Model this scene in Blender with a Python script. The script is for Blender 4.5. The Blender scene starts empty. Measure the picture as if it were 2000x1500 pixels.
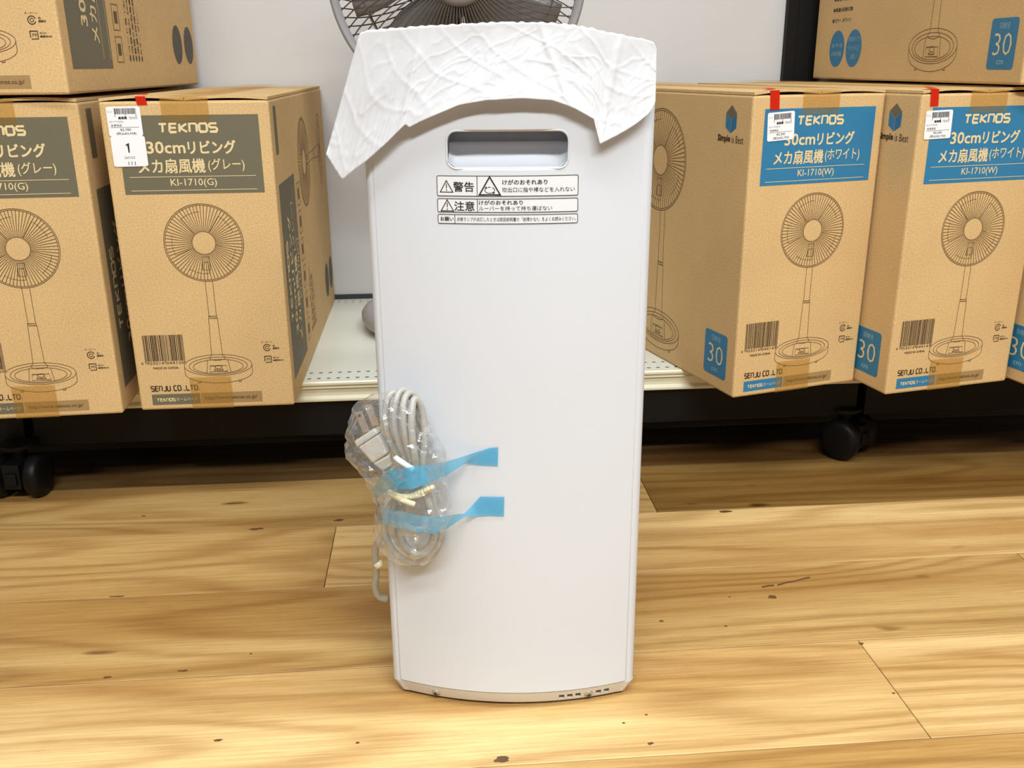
import bpy, bmesh, math, random
import numpy as np
from mathutils import Vector, Matrix, noise

# ------------------------------------------------------------------ camera, world, lights
sc = bpy.context.scene
COL = sc.collection
F_PX, PITCH, ROLL, YAW, CAM_H = 1850.3, math.radians(18.682), math.radians(-0.466), math.radians(4.579), 0.69
def cam_axes():
    f = np.array([math.sin(YAW)*math.cos(PITCH), math.cos(YAW)*math.cos(PITCH), -math.sin(PITCH)])
    r = np.array([math.cos(YAW), -math.sin(YAW), 0.0])
    u = np.cross(r, f)
    return r*math.cos(ROLL)+u*math.sin(ROLL), -r*math.sin(ROLL)+u*math.cos(ROLL), f
AX_R, AX_U, AX_F = cam_axes()
cd = bpy.data.cameras.new('camera'); cam = bpy.data.objects.new('camera', cd); COL.objects.link(cam)
cd.sensor_width = 36.0; cd.lens = F_PX*36.0/2000.0; cd.clip_start = 0.02
m = Matrix.Identity(4)
for i in range(3):
    m[i][0] = AX_R[i]; m[i][1] = AX_U[i]; m[i][2] = -AX_F[i]
m[2][3] = CAM_H
cam.matrix_world = m
sc.camera = cam

w = bpy.data.worlds.new('World'); sc.world = w; w.use_nodes = True
w.node_tree.nodes['Background'].inputs[0].default_value = (0.98, 0.99, 1.0, 1)
w.node_tree.nodes['Background'].inputs[1].default_value = 0.11

def area(name, loc, sx, sy, power, target=None, col=(0.965, 0.99, 0.99)):
    l = bpy.data.lights.new(name, 'AREA'); l.shape = 'RECTANGLE'; l.size = sx; l.size_y = sy
    l.energy = power; l.color = col
    o = bpy.data.objects.new(name, l); COL.objects.link(o); o.location = loc
    return o
# ceiling fittings of the shop: long fluorescent troffers running along the aisle
area('ceiling_troffer_aisle', (0.15, 0.30, 2.75), 2.4, 0.30, 40)
area('ceiling_troffer_aisle.001', (3.0, 0.30, 2.75), 2.4, 0.30, 12)
area('ceiling_troffer_rear', (0.25, -1.25, 2.85), 2.4, 0.30, 120)
area('ceiling_troffer_rear.001', (2.9, -1.25, 2.85), 2.4, 0.30, 18)
area('ceiling_troffer_rear.002', (-3.1, -1.25, 2.85), 2.4, 0.30, 14)

sc.view_settings.view_transform = 'Standard'
sc.view_settings.look = 'None'
sc.view_settings.gamma = 1.0
sc.view_settings.use_curve_mapping = False
sc.view_settings.exposure = 0.42

# ------------------------------------------------------------------ helpers
random.seed(7)
def lin(r, g, b):
    f = lambda c: (c/255/12.92) if c/255 <= 0.04045 else ((c/255+0.055)/1.055)**2.4
    return (f(r), f(g), f(b), 1)

def new_mat(name):
    m = bpy.data.materials.new(name); m.use_nodes = True
    nt = m.node_tree; b = nt.nodes['Principled BSDF']
    return m, nt, b
def plain(name, col, rough=0.5, metal=0.0, spec=0.5, bump=0.0, bscale=200.0, var=0.0, vscale=8.0):
    m, nt, b = new_mat(name)
    b.inputs['Base Color'].default_value = col
    b.inputs['Roughness'].default_value = rough
    b.inputs['Metallic'].default_value = metal
    b.inputs['Specular IOR Level'].default_value = spec
    tc = nt.nodes.new('ShaderNodeTexCoord')
    if var:
        n = nt.nodes.new('ShaderNodeTexNoise'); n.inputs['Scale'].default_value = vscale; n.inputs['Detail'].default_value = 5
        nt.links.new(tc.outputs['Object'], n.inputs['Vector'])
        mx = nt.nodes.new('ShaderNodeMix'); mx.data_type = 'RGBA'
        mx.inputs[6].default_value = tuple(c*(1-var) for c in col[:3])+(1,)
        mx.inputs[7].default_value = tuple(min(1, c*(1+var)) for c in col[:3])+(1,)
        nt.links.new(n.outputs['Fac'], mx.inputs[0]); nt.links.new(mx.outputs[2], b.inputs['Base Color'])
    if bump:
        n = nt.nodes.new('ShaderNodeTexNoise'); n.inputs['Scale'].default_value = bscale
        nt.links.new(tc.outputs['Object'], n.inputs['Vector'])
        bp = nt.nodes.new('ShaderNodeBump'); bp.inputs['Strength'].default_value = bump; bp.inputs['Distance'].default_value = 0.001
        nt.links.new(n.outputs['Fac'], bp.inputs['Height']); nt.links.new(bp.outputs[0], b.inputs['Normal'])
    return m
def film(name, col, alpha, rough=0.25, tint=0.35):
    """thin translucent film: tinted see-through, partly opaque, a little gloss"""
    m, nt, b = new_mat(name)
    nt.nodes.remove(b); out = nt.nodes['Material Output']
    tr = nt.nodes.new('ShaderNodeBsdfTransparent'); tr.inputs[0].default_value = tuple(c**tint for c in col[:3])+(1,)
    df = nt.nodes.new('ShaderNodeBsdfPrincipled'); df.inputs['Base Color'].default_value = col; df.inputs['Roughness'].default_value = rough
    n = nt.nodes.new('ShaderNodeTexNoise'); n.inputs['Scale'].default_value = 25
    mr = nt.nodes.new('ShaderNodeMapRange'); mr.inputs[3].default_value = alpha-0.07; mr.inputs[4].default_value = alpha+0.07
    tc = nt.nodes.new('ShaderNodeTexCoord'); nt.links.new(tc.outputs['Object'], n.inputs['Vector'])
    nt.links.new(n.outputs['Fac'], mr.inputs[0])
    mx = nt.nodes.new('ShaderNodeMixShader')
    nt.links.new(mr.outputs[0], mx.inputs[0]); nt.links.new(tr.outputs[0], mx.inputs[1]); nt.links.new(df.outputs[0], mx.inputs[2])
    nt.links.new(mx.outputs[0], out.inputs[0])
    return m

M = {}
def cardboard(name, base):
    m, nt, b = new_mat(name)
    tc = nt.nodes.new('ShaderNodeTexCoord')
    n1 = nt.nodes.new('ShaderNodeTexNoise'); n1.inputs['Scale'].default_value = 420; n1.inputs['Detail'].default_value = 4
    n2 = nt.nodes.new('ShaderNodeTexNoise'); n2.inputs['Scale'].default_value = 7; n2.inputs['Detail'].default_value = 4
    for n in (n1, n2): nt.links.new(tc.outputs['Object'], n.inputs['Vector'])
    a = nt.nodes.new('ShaderNodeMix'); a.data_type = 'RGBA'
    a.inputs[6].default_value = tuple(c*0.84 for c in base[:3])+(1,); a.inputs[7].default_value = tuple(min(1, c*1.14) for c in base[:3])+(1,)
    mr = nt.nodes.new('ShaderNodeMapRange'); mr.inputs[1].default_value = 0.3; mr.inputs[2].default_value = 0.7
    nt.links.new(n1.outputs['Fac'], mr.inputs[0]); nt.links.new(mr.outputs[0], a.inputs[0])
    c = nt.nodes.new('ShaderNodeMix'); c.data_type = 'RGBA'; c.blend_type = 'MULTIPLY'; c.inputs[0].default_value = 1
    g = nt.nodes.new('ShaderNodeMapRange'); g.inputs[1].default_value = 0.3; g.inputs[2].default_value = 0.7; g.inputs[3].default_value = 0.94; g.inputs[4].default_value = 1.04
    nt.links.new(n2.outputs['Fac'], g.inputs[0])
    nt.links.new(a.outputs[2], c.inputs[6]); nt.links.new(g.outputs[0], c.inputs[7])
    nt.links.new(c.outputs[2], b.inputs['Base Color'])
    b.inputs['Roughness'].default_value = 0.72; b.inputs['Specular IOR Level'].default_value = 0.25
    bp = nt.nodes.new('ShaderNodeBump'); bp.inputs['Strength'].default_value = 0.10; bp.inputs['Distance'].default_value = 0.001
    nt.links.new(n1.outputs['Fac'], bp.inputs['Height']); nt.links.new(bp.outputs[0], b.inputs['Normal'])
    return m
M['card'] = cardboard('cardboard', lin(206, 173, 122))
M['ink_grey'] = plain('ink_grey', lin(104, 98, 78), 0.6, var=0.06, vscale=300)
M['ink_blue'] = plain('ink_blue', lin(40, 116, 158), 0.55, var=0.05, vscale=300)
M['ink_line'] = plain('ink_line', lin(92, 66, 32), 0.6, var=0.1, vscale=200)
M['ink_dark'] = plain('ink_dark', lin(62, 44, 26), 0.6, var=0.1, vscale=200)
M['ink_strip'] = plain('ink_strip', lin(158, 128, 82), 0.6, var=0.08, vscale=300)
M['cream'] = plain('cream_print', lin(222, 200, 150), 0.6, var=0.05, vscale=300)
M['pale'] = plain('pale_print', lin(150, 182, 190), 0.6, var=0.05, vscale=300)
M['ink_oval'] = plain('ink_oval_print', lin(74, 70, 58), 0.6, var=0.05, vscale=300)
M['tape'] = film('packing_tape_film', lin(196, 152, 78), 0.20, tint=0.13)
M['red'] = film('red_tape_film', lin(205, 38, 14), 0.86)
M['sticker'] = plain('sticker_paper', lin(238, 236, 238), 0.45, var=0.02, vscale=60)
M['black_print'] = plain('black_print', lin(38, 36, 36), 0.5, var=0.05, vscale=200)
M['grey_print'] = plain('grey_print', lin(120, 118, 120), 0.5, var=0.1, vscale=400)
M['white_plastic'] = plain('white_plastic', lin(209, 213, 219), 0.30, spec=0.4, var=0.008, vscale=4)
M['white_plastic2'] = plain('white_plastic_base', lin(216, 214, 210), 0.4, spec=0.4, var=0.015, vscale=12)
M['label_white'] = plain('label_white', lin(222, 224, 226), 0.4, var=0.01, vscale=20)
M['chrome'] = plain('screw_metal', lin(186, 180, 168), 0.4, metal=0.5, var=0.05, vscale=80)
M['tissue'] = None
M['steel_white'] = plain('shelf_enamel', lin(222, 224, 212), 0.35, var=0.03, vscale=6)
M['rail'] = plain('price_rail_plastic', lin(224, 220, 196), 0.3, var=0.03, vscale=9)
M['panel'] = plain('back_panel_enamel', lin(205, 204, 204), 0.5, var=0.012, vscale=2.5, bump=0.03, bscale=900)
M['black_steel'] = plain('black_steel', lin(13, 11, 10), 0.6, spec=0.25, var=0.15, vscale=20)
M['black_rubber'] = plain('black_rubber', lin(11, 11, 12), 0.45, spec=0.22, var=0.15, vscale=30)
M['fan_grey'] = plain('fan_grey_plastic', lin(146, 144, 145), 0.4, var=0.04, vscale=20)
M['fan_dark'] = plain('fan_dark_plastic', lin(62, 58, 56), 0.4, var=0.05, vscale=20)
M['wire'] = plain('fan_wire', lin(98, 90, 84), 0.35, metal=0.3, var=0.05, vscale=60)
M['cord'] = plain('cord_vinyl', lin(166, 163, 155), 0.42, var=0.03, vscale=40)
M['plug'] = plain('plug_vinyl', lin(184, 182, 174), 0.42, var=0.03, vscale=40)
M['tie'] = plain('cable_tie_nylon', lin(226, 218, 176), 0.4, var=0.03, vscale=50)
M['bluetape'] = film('blue_tape_film', lin(96, 184, 226), 0.52)
M['wall'] = plain('wall_paint', lin(200, 198, 194), 0.8, var=0.02, vscale=3)

def tissue_mat():
    m, nt, b = new_mat('nonwoven_sheet'); out = nt.nodes['Material Output']
    b.inputs['Base Color'].default_value = lin(232, 234, 238); b.inputs['Roughness'].default_value = 0.55
    t = nt.nodes.new('ShaderNodeBsdfTranslucent'); t.inputs[0].default_value = lin(240, 240, 240)
    mx = nt.nodes.new('ShaderNodeMixShader'); mx.inputs[0].default_value = 0.30
    nt.links.new(b.outputs[0], mx.inputs[1]); nt.links.new(t.outputs[0], mx.inputs[2]); nt.links.new(mx.outputs[0], out.inputs[0])
    tc = nt.nodes.new('ShaderNodeTexCoord')
    n = nt.nodes.new('ShaderNodeTexNoise'); n.inputs['Scale'].default_value = 55; n.inputs['Detail'].default_value = 6; n.inputs['Distortion'].default_value = 1.2
    nt.links.new(tc.outputs['Object'], n.inputs['Vector'])
    bp = nt.nodes.new('ShaderNodeBump'); bp.inputs['Strength'].default_value = 0.2; bp.inputs['Distance'].default_value = 0.0015
    nt.links.new(n.outputs['Fac'], bp.inputs['Height']); nt.links.new(bp.outputs[0], b.inputs['Normal'])
    return m
M['tissue'] = tissue_mat()
def bag_mat():
    m, nt, b = new_mat('clear_polybag'); out = nt.nodes['Material Output']; nt.nodes.remove(b)
    tr = nt.nodes.new('ShaderNodeBsdfTransparent'); tr.inputs[0].default_value = (0.97, 0.975, 0.98, 1)
    gl = nt.nodes.new('ShaderNodeBsdfGlossy'); gl.inputs['Roughness'].default_value = 0.12; gl.inputs[0].default_value = (1, 1, 1, 1)
    df = nt.nodes.new('ShaderNodeBsdfDiffuse'); df.inputs[0].default_value = (0.85, 0.87, 0.88, 1)
    fr = nt.nodes.new('ShaderNodeLayerWeight'); fr.inputs[0].default_value = 0.25
    mr = nt.nodes.new('ShaderNodeMapRange'); mr.inputs[3].default_value = 0.03; mr.inputs[4].default_value = 0.55
    nt.links.new(fr.outputs['Facing'], mr.inputs[0])
    m1 = nt.nodes.new('ShaderNodeMixShader'); nt.links.new(mr.outputs[0], m1.inputs[0])
    m2 = nt.nodes.new('ShaderNodeMixShader'); m2.inputs[0].default_value = 0.07
    nt.links.new(tr.outputs[0], m2.inputs[1]); nt.links.new(df.outputs[0], m2.inputs[2])
    nt.links.new(m2.outputs[0], m1.inputs[1]); nt.links.new(gl.outputs[0], m1.inputs[2])
    tc = nt.nodes.new('ShaderNodeTexCoord'); n = nt.nodes.new('ShaderNodeTexNoise'); n.inputs['Scale'].default_value = 60; n.inputs['Detail'].default_value = 4
    nt.links.new(tc.outputs['Object'], n.inputs['Vector'])
    bp = nt.nodes.new('ShaderNodeBump'); bp.inputs['Strength'].default_value = 0.5; bp.inputs['Distance'].default_value = 0.003
    nt.links.new(n.outputs['Fac'], bp.inputs['Height']); nt.links.new(bp.outputs[0], gl.inputs['Normal'])
    nt.links.new(m1.outputs[0], out.inputs[0])
    return m
M['bag'] = bag_mat()

def wood_mat():
    m, nt, b = new_mat('vinyl_wood_plank')
    N = nt.nodes.new; L = nt.links.new
    tc = N('ShaderNodeTexCoord'); oi = N('ShaderNodeObjectInfo')
    mul = N('ShaderNodeMath'); mul.operation = 'MULTIPLY'; mul.inputs[1].default_value = 37.0; L(oi.outputs['Random'], mul.inputs[0])
    cmb = N('ShaderNodeCombineXYZ'); L(mul.outputs[0], cmb.inputs[0]); L(mul.outputs[0], cmb.inputs[1]); L(mul.outputs[0], cmb.inputs[2])
    add = N('ShaderNodeVectorMath'); add.operation = 'ADD'; L(tc.outputs['Object'], add.inputs[0]); L(cmb.outputs[0], add.inputs[1])
    def nz(sx, sy, detail=3, dist=0.0, rough=0.5):
        mp = N('ShaderNodeMapping'); mp.inputs['Scale'].default_value = (sx, sy, 1); L(add.outputs[0], mp.inputs[0])
        n = N('ShaderNodeTexNoise'); n.inputs['Scale'].default_value = 1; n.inputs['Detail'].default_value = detail
        n.inputs['Distortion'].default_value = dist; n.inputs['Roughness'].default_value = rough
        L(mp.outputs[0], n.inputs['Vector']); return n.outputs['Fac']
    def mth(op, a, bv, c=None):
        n = N('ShaderNodeMath'); n.operation = op
        for i, x in enumerate((a, bv, c)):
            if x is None: continue
            if isinstance(x, (int, float)): n.inputs[i].default_value = x
            else: L(x, n.inputs[i])
        return n.outputs[0]
    broad = nz(0.75, 5.5, 1.5, 0.25)
    rings = mth('SINE', mth('MULTIPLY', broad, 92.0), 0)
    rings = mth('POWER', mth('MULTIPLY_ADD', rings, 0.5, 0.5), 2.2)
    streak = nz(9, 340, 6, 0.0, 0.65)
    band = nz(0.45, 9, 2, 0.3)
    ripple = nz(22, 60, 3, 0.4)
    knotn = nz(9, 26, 1)
    # colours
    mr = N('ShaderNodeMapRange'); mr.inputs[1].default_value = 0.34; mr.inputs[2].default_value = 0.64; L(band, mr.inputs[0])
    base = N('ShaderNodeMix'); base.data_type = 'RGBA'
    base.inputs[6].default_value = lin(204, 164, 102); base.inputs[7].default_value = lin(246, 216, 156); L(mr.outputs[0], base.inputs[0])
    def darken(prev, fac, col, amt):
        x = N('ShaderNodeMix'); x.data_type = 'RGBA'; x.blend_type = 'MULTIPLY'
        L(mth('MULTIPLY', fac, amt), x.inputs[0]); L(prev, x.inputs[6]); x.inputs[7].default_value = col
        return x.outputs[2]
    c = darken(base.outputs[2], rings, (0.60, 0.47, 0.33, 1), 0.55)
    s = N('ShaderNodeMapRange'); s.inputs[1].default_value = 0.11; s.inputs[2].default_value = 0.75; L(streak, s.inputs[0])
    c = darken(c, s.outputs[0], (0.56, 0.46, 0.34, 1), 0.9)
    r2 = N('ShaderNodeMapRange'); r2.inputs[1].default_value = 0.55; r2.inputs[2].default_value = 0.78; L(ripple, r2.inputs[0])
    c = darken(c, r2.outputs[0], (0.72, 0.60, 0.46, 1), 0.28)
    k2 = N('ShaderNodeMapRange'); k2.inputs[1].default_value = 0.76; k2.inputs[2].default_value = 0.82; L(knotn, k2.inputs[0])
    c = darken(c, k2.outputs[0], (0.25, 0.18, 0.12, 1), 0.9)
    t = N('ShaderNodeMix'); t.data_type = 'RGBA'; t.blend_type = 'MULTIPLY'; t.inputs[0].default_value = 1
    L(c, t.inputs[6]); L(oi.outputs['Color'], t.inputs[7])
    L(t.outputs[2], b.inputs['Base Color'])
    b.inputs['Roughness'].default_value = 0.42; b.inputs['Specular IOR Level'].default_value = 0.35
    bp = N('ShaderNodeBump'); bp.inputs['Strength'].default_value = 0.08; bp.inputs['Distance'].default_value = 0.001
    L(streak, bp.inputs['Height']); L(bp.outputs[0], b.inputs['Normal'])
    return m
M['wood'] = wood_mat()

# ---- objects
def tag(o, label, cat, group=None, kind=None):
    o['label'] = label; o['category'] = cat
    if group: o['group'] = group
    if kind: o['kind'] = kind
    return o
def empty(name, loc=(0, 0, 0), rz=0.0):
    o = bpy.data.objects.new(name, None); COL.objects.link(o); o.location = loc; o.rotation_euler = (0, 0, rz)
    o.empty_display_size = 0.05
    return o
def obj(name, verts, faces, mat, parent=None, smooth=False):
    me = bpy.data.meshes.new(name); me.from_pydata([tuple(v) for v in verts], [], faces); me.update()
    me.materials.append(mat)
    if smooth:
        me.polygons.foreach_set('use_smooth', [True]*len(me.polygons))
    o = bpy.data.objects.new(name, me); COL.objects.link(o)
    if parent: o.parent = parent
    return o
def fix_normals(o):
    bm = bmesh.new(); bm.from_mesh(o.data); bmesh.ops.recalc_face_normals(bm, faces=bm.faces); bm.to_mesh(o.data); bm.free()
    return o
def copy_tree(o, parent=None):
    c = o.copy(); COL.objects.link(c); c.parent = parent
    for ch in list(o.children): copy_tree(ch, c)
    return c
def bake(o):
    """apply the object's modifiers into its mesh"""
    bpy.context.view_layer.update()
    dg = bpy.context.evaluated_depsgraph_get()
    me = bpy.data.meshes.new_from_object(o.evaluated_get(dg)); old = o.data
    o.modifiers.clear(); o.data = me; bpy.data.meshes.remove(old)
    return o
def bevel(o, width, seg=2, angle=35):
    md = o.modifiers.new('b', 'BEVEL'); md.width = width; md.segments = seg; md.limit_method = 'ANGLE'; md.angle_limit = math.radians(angle)
    return bake(o)
def cut(o, cutter):
    md = o.modifiers.new('c', 'BOOLEAN'); md.operation = 'DIFFERENCE'; md.object = cutter; md.solver = 'EXACT'
    bake(o); return o

class Geo:
    """3-D collector"""
    def __init__(s): s.v = []; s.f = []
    def add(s, vs, fs):
        n = len(s.v); s.v += [tuple(x) for x in vs]; s.f += [tuple(i+n for i in f) for f in fs]
    def box(s, x0, x1, y0, y1, z0, z1):
        s.add([(x0,y0,z0),(x1,y0,z0),(x1,y1,z0),(x0,y1,z0),(x0,y0,z1),(x1,y0,z1),(x1,y1,z1),(x0,y1,z1)],
              [(0,3,2,1),(4,5,6,7),(0,1,5,4),(1,2,6,5),(2,3,7,6),(3,0,4,7)])
        return s
    def tube(s, pts, r, n=8, closed=False, caps=True):
        P = [np.array(p, float) for p in pts]; N = len(P); rr = r if hasattr(r, '__len__') else [r]*N
        base = len(s.v); up = None
        for i, p in enumerate(P):
            a = P[(i-1) % N] if (closed or i > 0) else p; b = P[(i+1) % N] if (closed or i < N-1) else p
            t = (b-a); t = t/(np.linalg.norm(t)+1e-12)
            if up is None:
                up = np.cross(t, [0.3, 0.2, 0.9]);
            up = up - t*(up@t); up = up/(np.linalg.norm(up)+1e-12); q = np.cross(t, up)
            for k in range(n):
                an = 2*math.pi*k/n
                s.v.append(tuple(p+rr[i]*(math.cos(an)*up+math.sin(an)*q)))
        for i in range(N if closed else N-1):
            j = (i+1) % N
            for k in range(n):
                k2 = (k+1) % n
                s.f.append((base+i*n+k, base+i*n+k2, base+j*n+k2, base+j*n+k))
        if caps and not closed:
            s.f.append(tuple(base+k for k in reversed(range(n)))); s.f.append(tuple(base+(N-1)*n+k for k in range(n)))
        return s
    def lathe(s, prof, origin=(0,0,0), axis='z', n=48):
        base = len(s.v); o = np.array(origin, float)
        for (r, h) in prof:
            for k in range(n):
                a = 2*math.pi*k/n; c, d = r*math.cos(a), r*math.sin(a)
                s.v.append(tuple(o+(np.array([c,d,h]) if axis == 'z' else np.array([c,h,d]) if axis == 'y' else np.array([h,c,d]))))
        for i in range(len(prof)-1):
            for k in range(n):
                k2 = (k+1) % n
                s.f.append((base+i*n+k, base+i*n+k2, base+(i+1)*n+k2, base+(i+1)*n+k))
        return s
    def obj(s, name, mat, parent=None, smooth=False): return fix_normals(obj(name, s.v, s.f, mat, parent, smooth))

def smooth_pts(pts, k=6, closed=False):
    P = [np.array(p, float) for p in pts]; N = len(P); out = []
    for i in range(N if closed else N-1):
        g = lambda j: P[j % N] if closed else P[min(max(j, 0), N-1)]
        a, b, c, d = g(i-1), g(i), g(i+1), g(i+2)
        for q in range(k):
            t = q/k
            out.append(0.5*((2*b)+(c-a)*t+(2*a-5*b+4*c-d)*t*t+(3*b-a-3*c+d)*t**3))
    if not closed: out.append(P[-1])
    return out

# ---- flat print: 2-D shapes, mapped onto a surface
class Flat:
    def __init__(s): s.v = []; s.f = []; s.lay = {}
    def poly(s, pts): n = len(s.v); s.v += [tuple(p) for p in pts]; s.f.append(tuple(range(n, n+len(pts)))); return s
    def rect(s, x0, x1, z0, z1): return s.poly([(x0,z0),(x1,z0),(x1,z1),(x0,z1)])
    def rrect(s, x0, x1, z0, z1, r, k=5):
        p = []
        for cx, cz, a0 in ((x1-r,z0+r,-90),(x1-r,z1-r,0),(x0+r,z1-r,90),(x0+r,z0+r,180)):
            for i in range(k+1):
                a = math.radians(a0+90*i/k); p.append((cx+r*math.cos(a), cz+r*math.sin(a)))
        return s.poly(p)
    def ellipse(s, cx, cz, a, b, k=32): return s.poly([(cx+a*math.cos(2*math.pi*i/k), cz+b*math.sin(2*math.pi*i/k)) for i in range(k)])
    def line(s, pts, w, closed=False):
        P = [np.array(p, float) for p in pts]; N = len(P); base = len(s.v)
        for i, p in enumerate(P):
            a = P[(i-1) % N] if (closed or i > 0) else p; b = P[(i+1) % N] if (closed or i < N-1) else p
            t = b-a; t = t/(np.linalg.norm(t)+1e-12); n = np.array([-t[1], t[0]])
            k = 1.0
            if 0 < i < N-1 or closed:
                d1 = p-a; d1 = d1/(np.linalg.norm(d1)+1e-12); k = 1/max(0.5, abs(d1@t))
            s.v += [tuple(p+n*w/2*k), tuple(p-n*w/2*k)]
        for i in range(N if closed else N-1):
            j = (i+1) % N; s.f.append((base+2*i, base+2*i+1, base+2*j+1, base+2*j))
        return s
    def ring(s, cx, cz, a, b, w, k=48, a0=0, a1=360):
        full = abs(a1-a0) >= 360; q = k if full else k+1
        return s.line([(cx+a*math.cos(math.radians(a0+(a1-a0)*i/k)), cz+b*math.sin(math.radians(a0+(a1-a0)*i/k))) for i in range(q)], w, full)
    def text(s, body, x0, x1, z0, z1, bold=0.0):
        v, f, (ax0, ax1, ay0, ay1) = glyphs(body, min(0.0, bold)); b = max(0.0, bold)*(z1-z0)*1.3
        for dx, dz in (((-b, -b), (b, -b), (b, b), (-b, b)) if b else ((0, 0),)):
            n = len(s.v)
            s.v += [(x0+b+dx+(p[0]-ax0)/(ax1-ax0)*(x1-x0-2*b), z0+b+dz+(p[1]-ay0)/(ay1-ay0)*(z1-z0-2*b)) for p in v]
            s.f += [tuple(i+n for i in q) for q in f]; s.lift(n)
        return s
    def lift(s, n):
        s.k = getattr(s, 'k', 0)+1
        for i in range(n, len(s.v)): s.lay[i] = (s.k % 12)*1.2e-5
    def strokes(s, body, x0, x1, z0, z1, w):
        n = len(body); adv = [(0.42 if c in '.,' else 0.5 if c == ' ' else 1.0) for c in body]
        tot = sum(adv)+0.34*(n-1); sx = (x1-x0)/tot; x = x0
        for c, a in zip(body, adv):
            for pl in STROKE.get(c, []):
                n0 = len(s.v); s.line([(x+p[0]*sx*a, z0+w/2+p[1]*(z1-z0-w)) for p in pl], w); s.lift(n0)
            x += (a+0.34)*sx
        return s
    def map(s, fn):
        out = []
        for i, p in enumerate(s.v):
            q = np.array(fn(p[0], p[1]))
            if i in s.lay:
                e = 1e-4; n = np.cross(np.array(fn(p[0]+e, p[1]))-q, np.array(fn(p[0], p[1]+e))-q); q = q+n/np.linalg.norm(n)*s.lay[i]
            out.append(tuple(q))
        return out
    def put(s, name, mat, parent, fn): return obj(name, s.map(fn), s.f, mat, parent)
STROKE = {
 'T': [[(0,1),(1,1)],[(0.5,1),(0.42,0)]], 'E': [[(1,1),(0.12,1),(0,0.1),(0.1,0),(0.95,0)],[(0.05,0.52),(0.9,0.52)]],
 'K': [[(0.06,1),(0,0)],[(1,1),(0.1,0.48),(1,0)]], 'n': [[(0,0),(0.04,1),(0.85,1),(1,0.8),(0.95,0)]],
 'O': [[(0.5,1),(0.12,1),(0,0.85),(0,0.15),(0.12,0),(0.88,0),(1,0.15),(1,0.85),(0.88,1),(0.48,1)]],
 'S': [[(1,1),(0.12,1),(0,0.85),(0,0.62),(0.12,0.52),(0.88,0.5),(1,0.38),(1,0.15),(0.88,0),(0,0)]],
 'J': [[(1,1),(0.95,0.12),(0.82,0),(0.1,0)]], 'U': [[(0,1),(0,0.12),(0.12,0),(0.88,0),(1,0.12),(1,1)]],
 'C': [[(1,1),(0.12,1),(0,0.85),(0,0.15),(0.12,0),(1,0)]], 'L': [[(0,1),(0,0.1),(0.1,0),(1,0)]],
 'D': [[(0,0),(0,1),(0.8,1),(1,0.8),(1,0.2),(0.8,0),(0,0)]], '.': [[(0.3,0.08),(0.8,0.08)]], ',': [[(0.5,0.12),(0.2,-0.15)]]}
_G = {}
def glyphs(body, bold):
    key = (body, bold)
    if key not in _G:
        c = bpy.data.curves.new('t', 'FONT'); c.body = body; c.resolution_u = 2; c.offset = bold
        o = bpy.data.objects.new('t', c); COL.objects.link(o); bpy.context.view_layer.update()
        me = o.evaluated_get(bpy.context.evaluated_depsgraph_get()).to_mesh()
        v = [(p.co.x, p.co.y) for p in me.vertices]; f = [tuple(p.vertices) for p in me.polygons]
        xs = [p[0] for p in v]; ys = [p[1] for p in v]
        _G[key] = (v, f, (min(xs), max(xs), min(ys), max(ys)))
        bpy.data.objects.remove(o); bpy.data.curves.remove(c)
    return _G[key]

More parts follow.
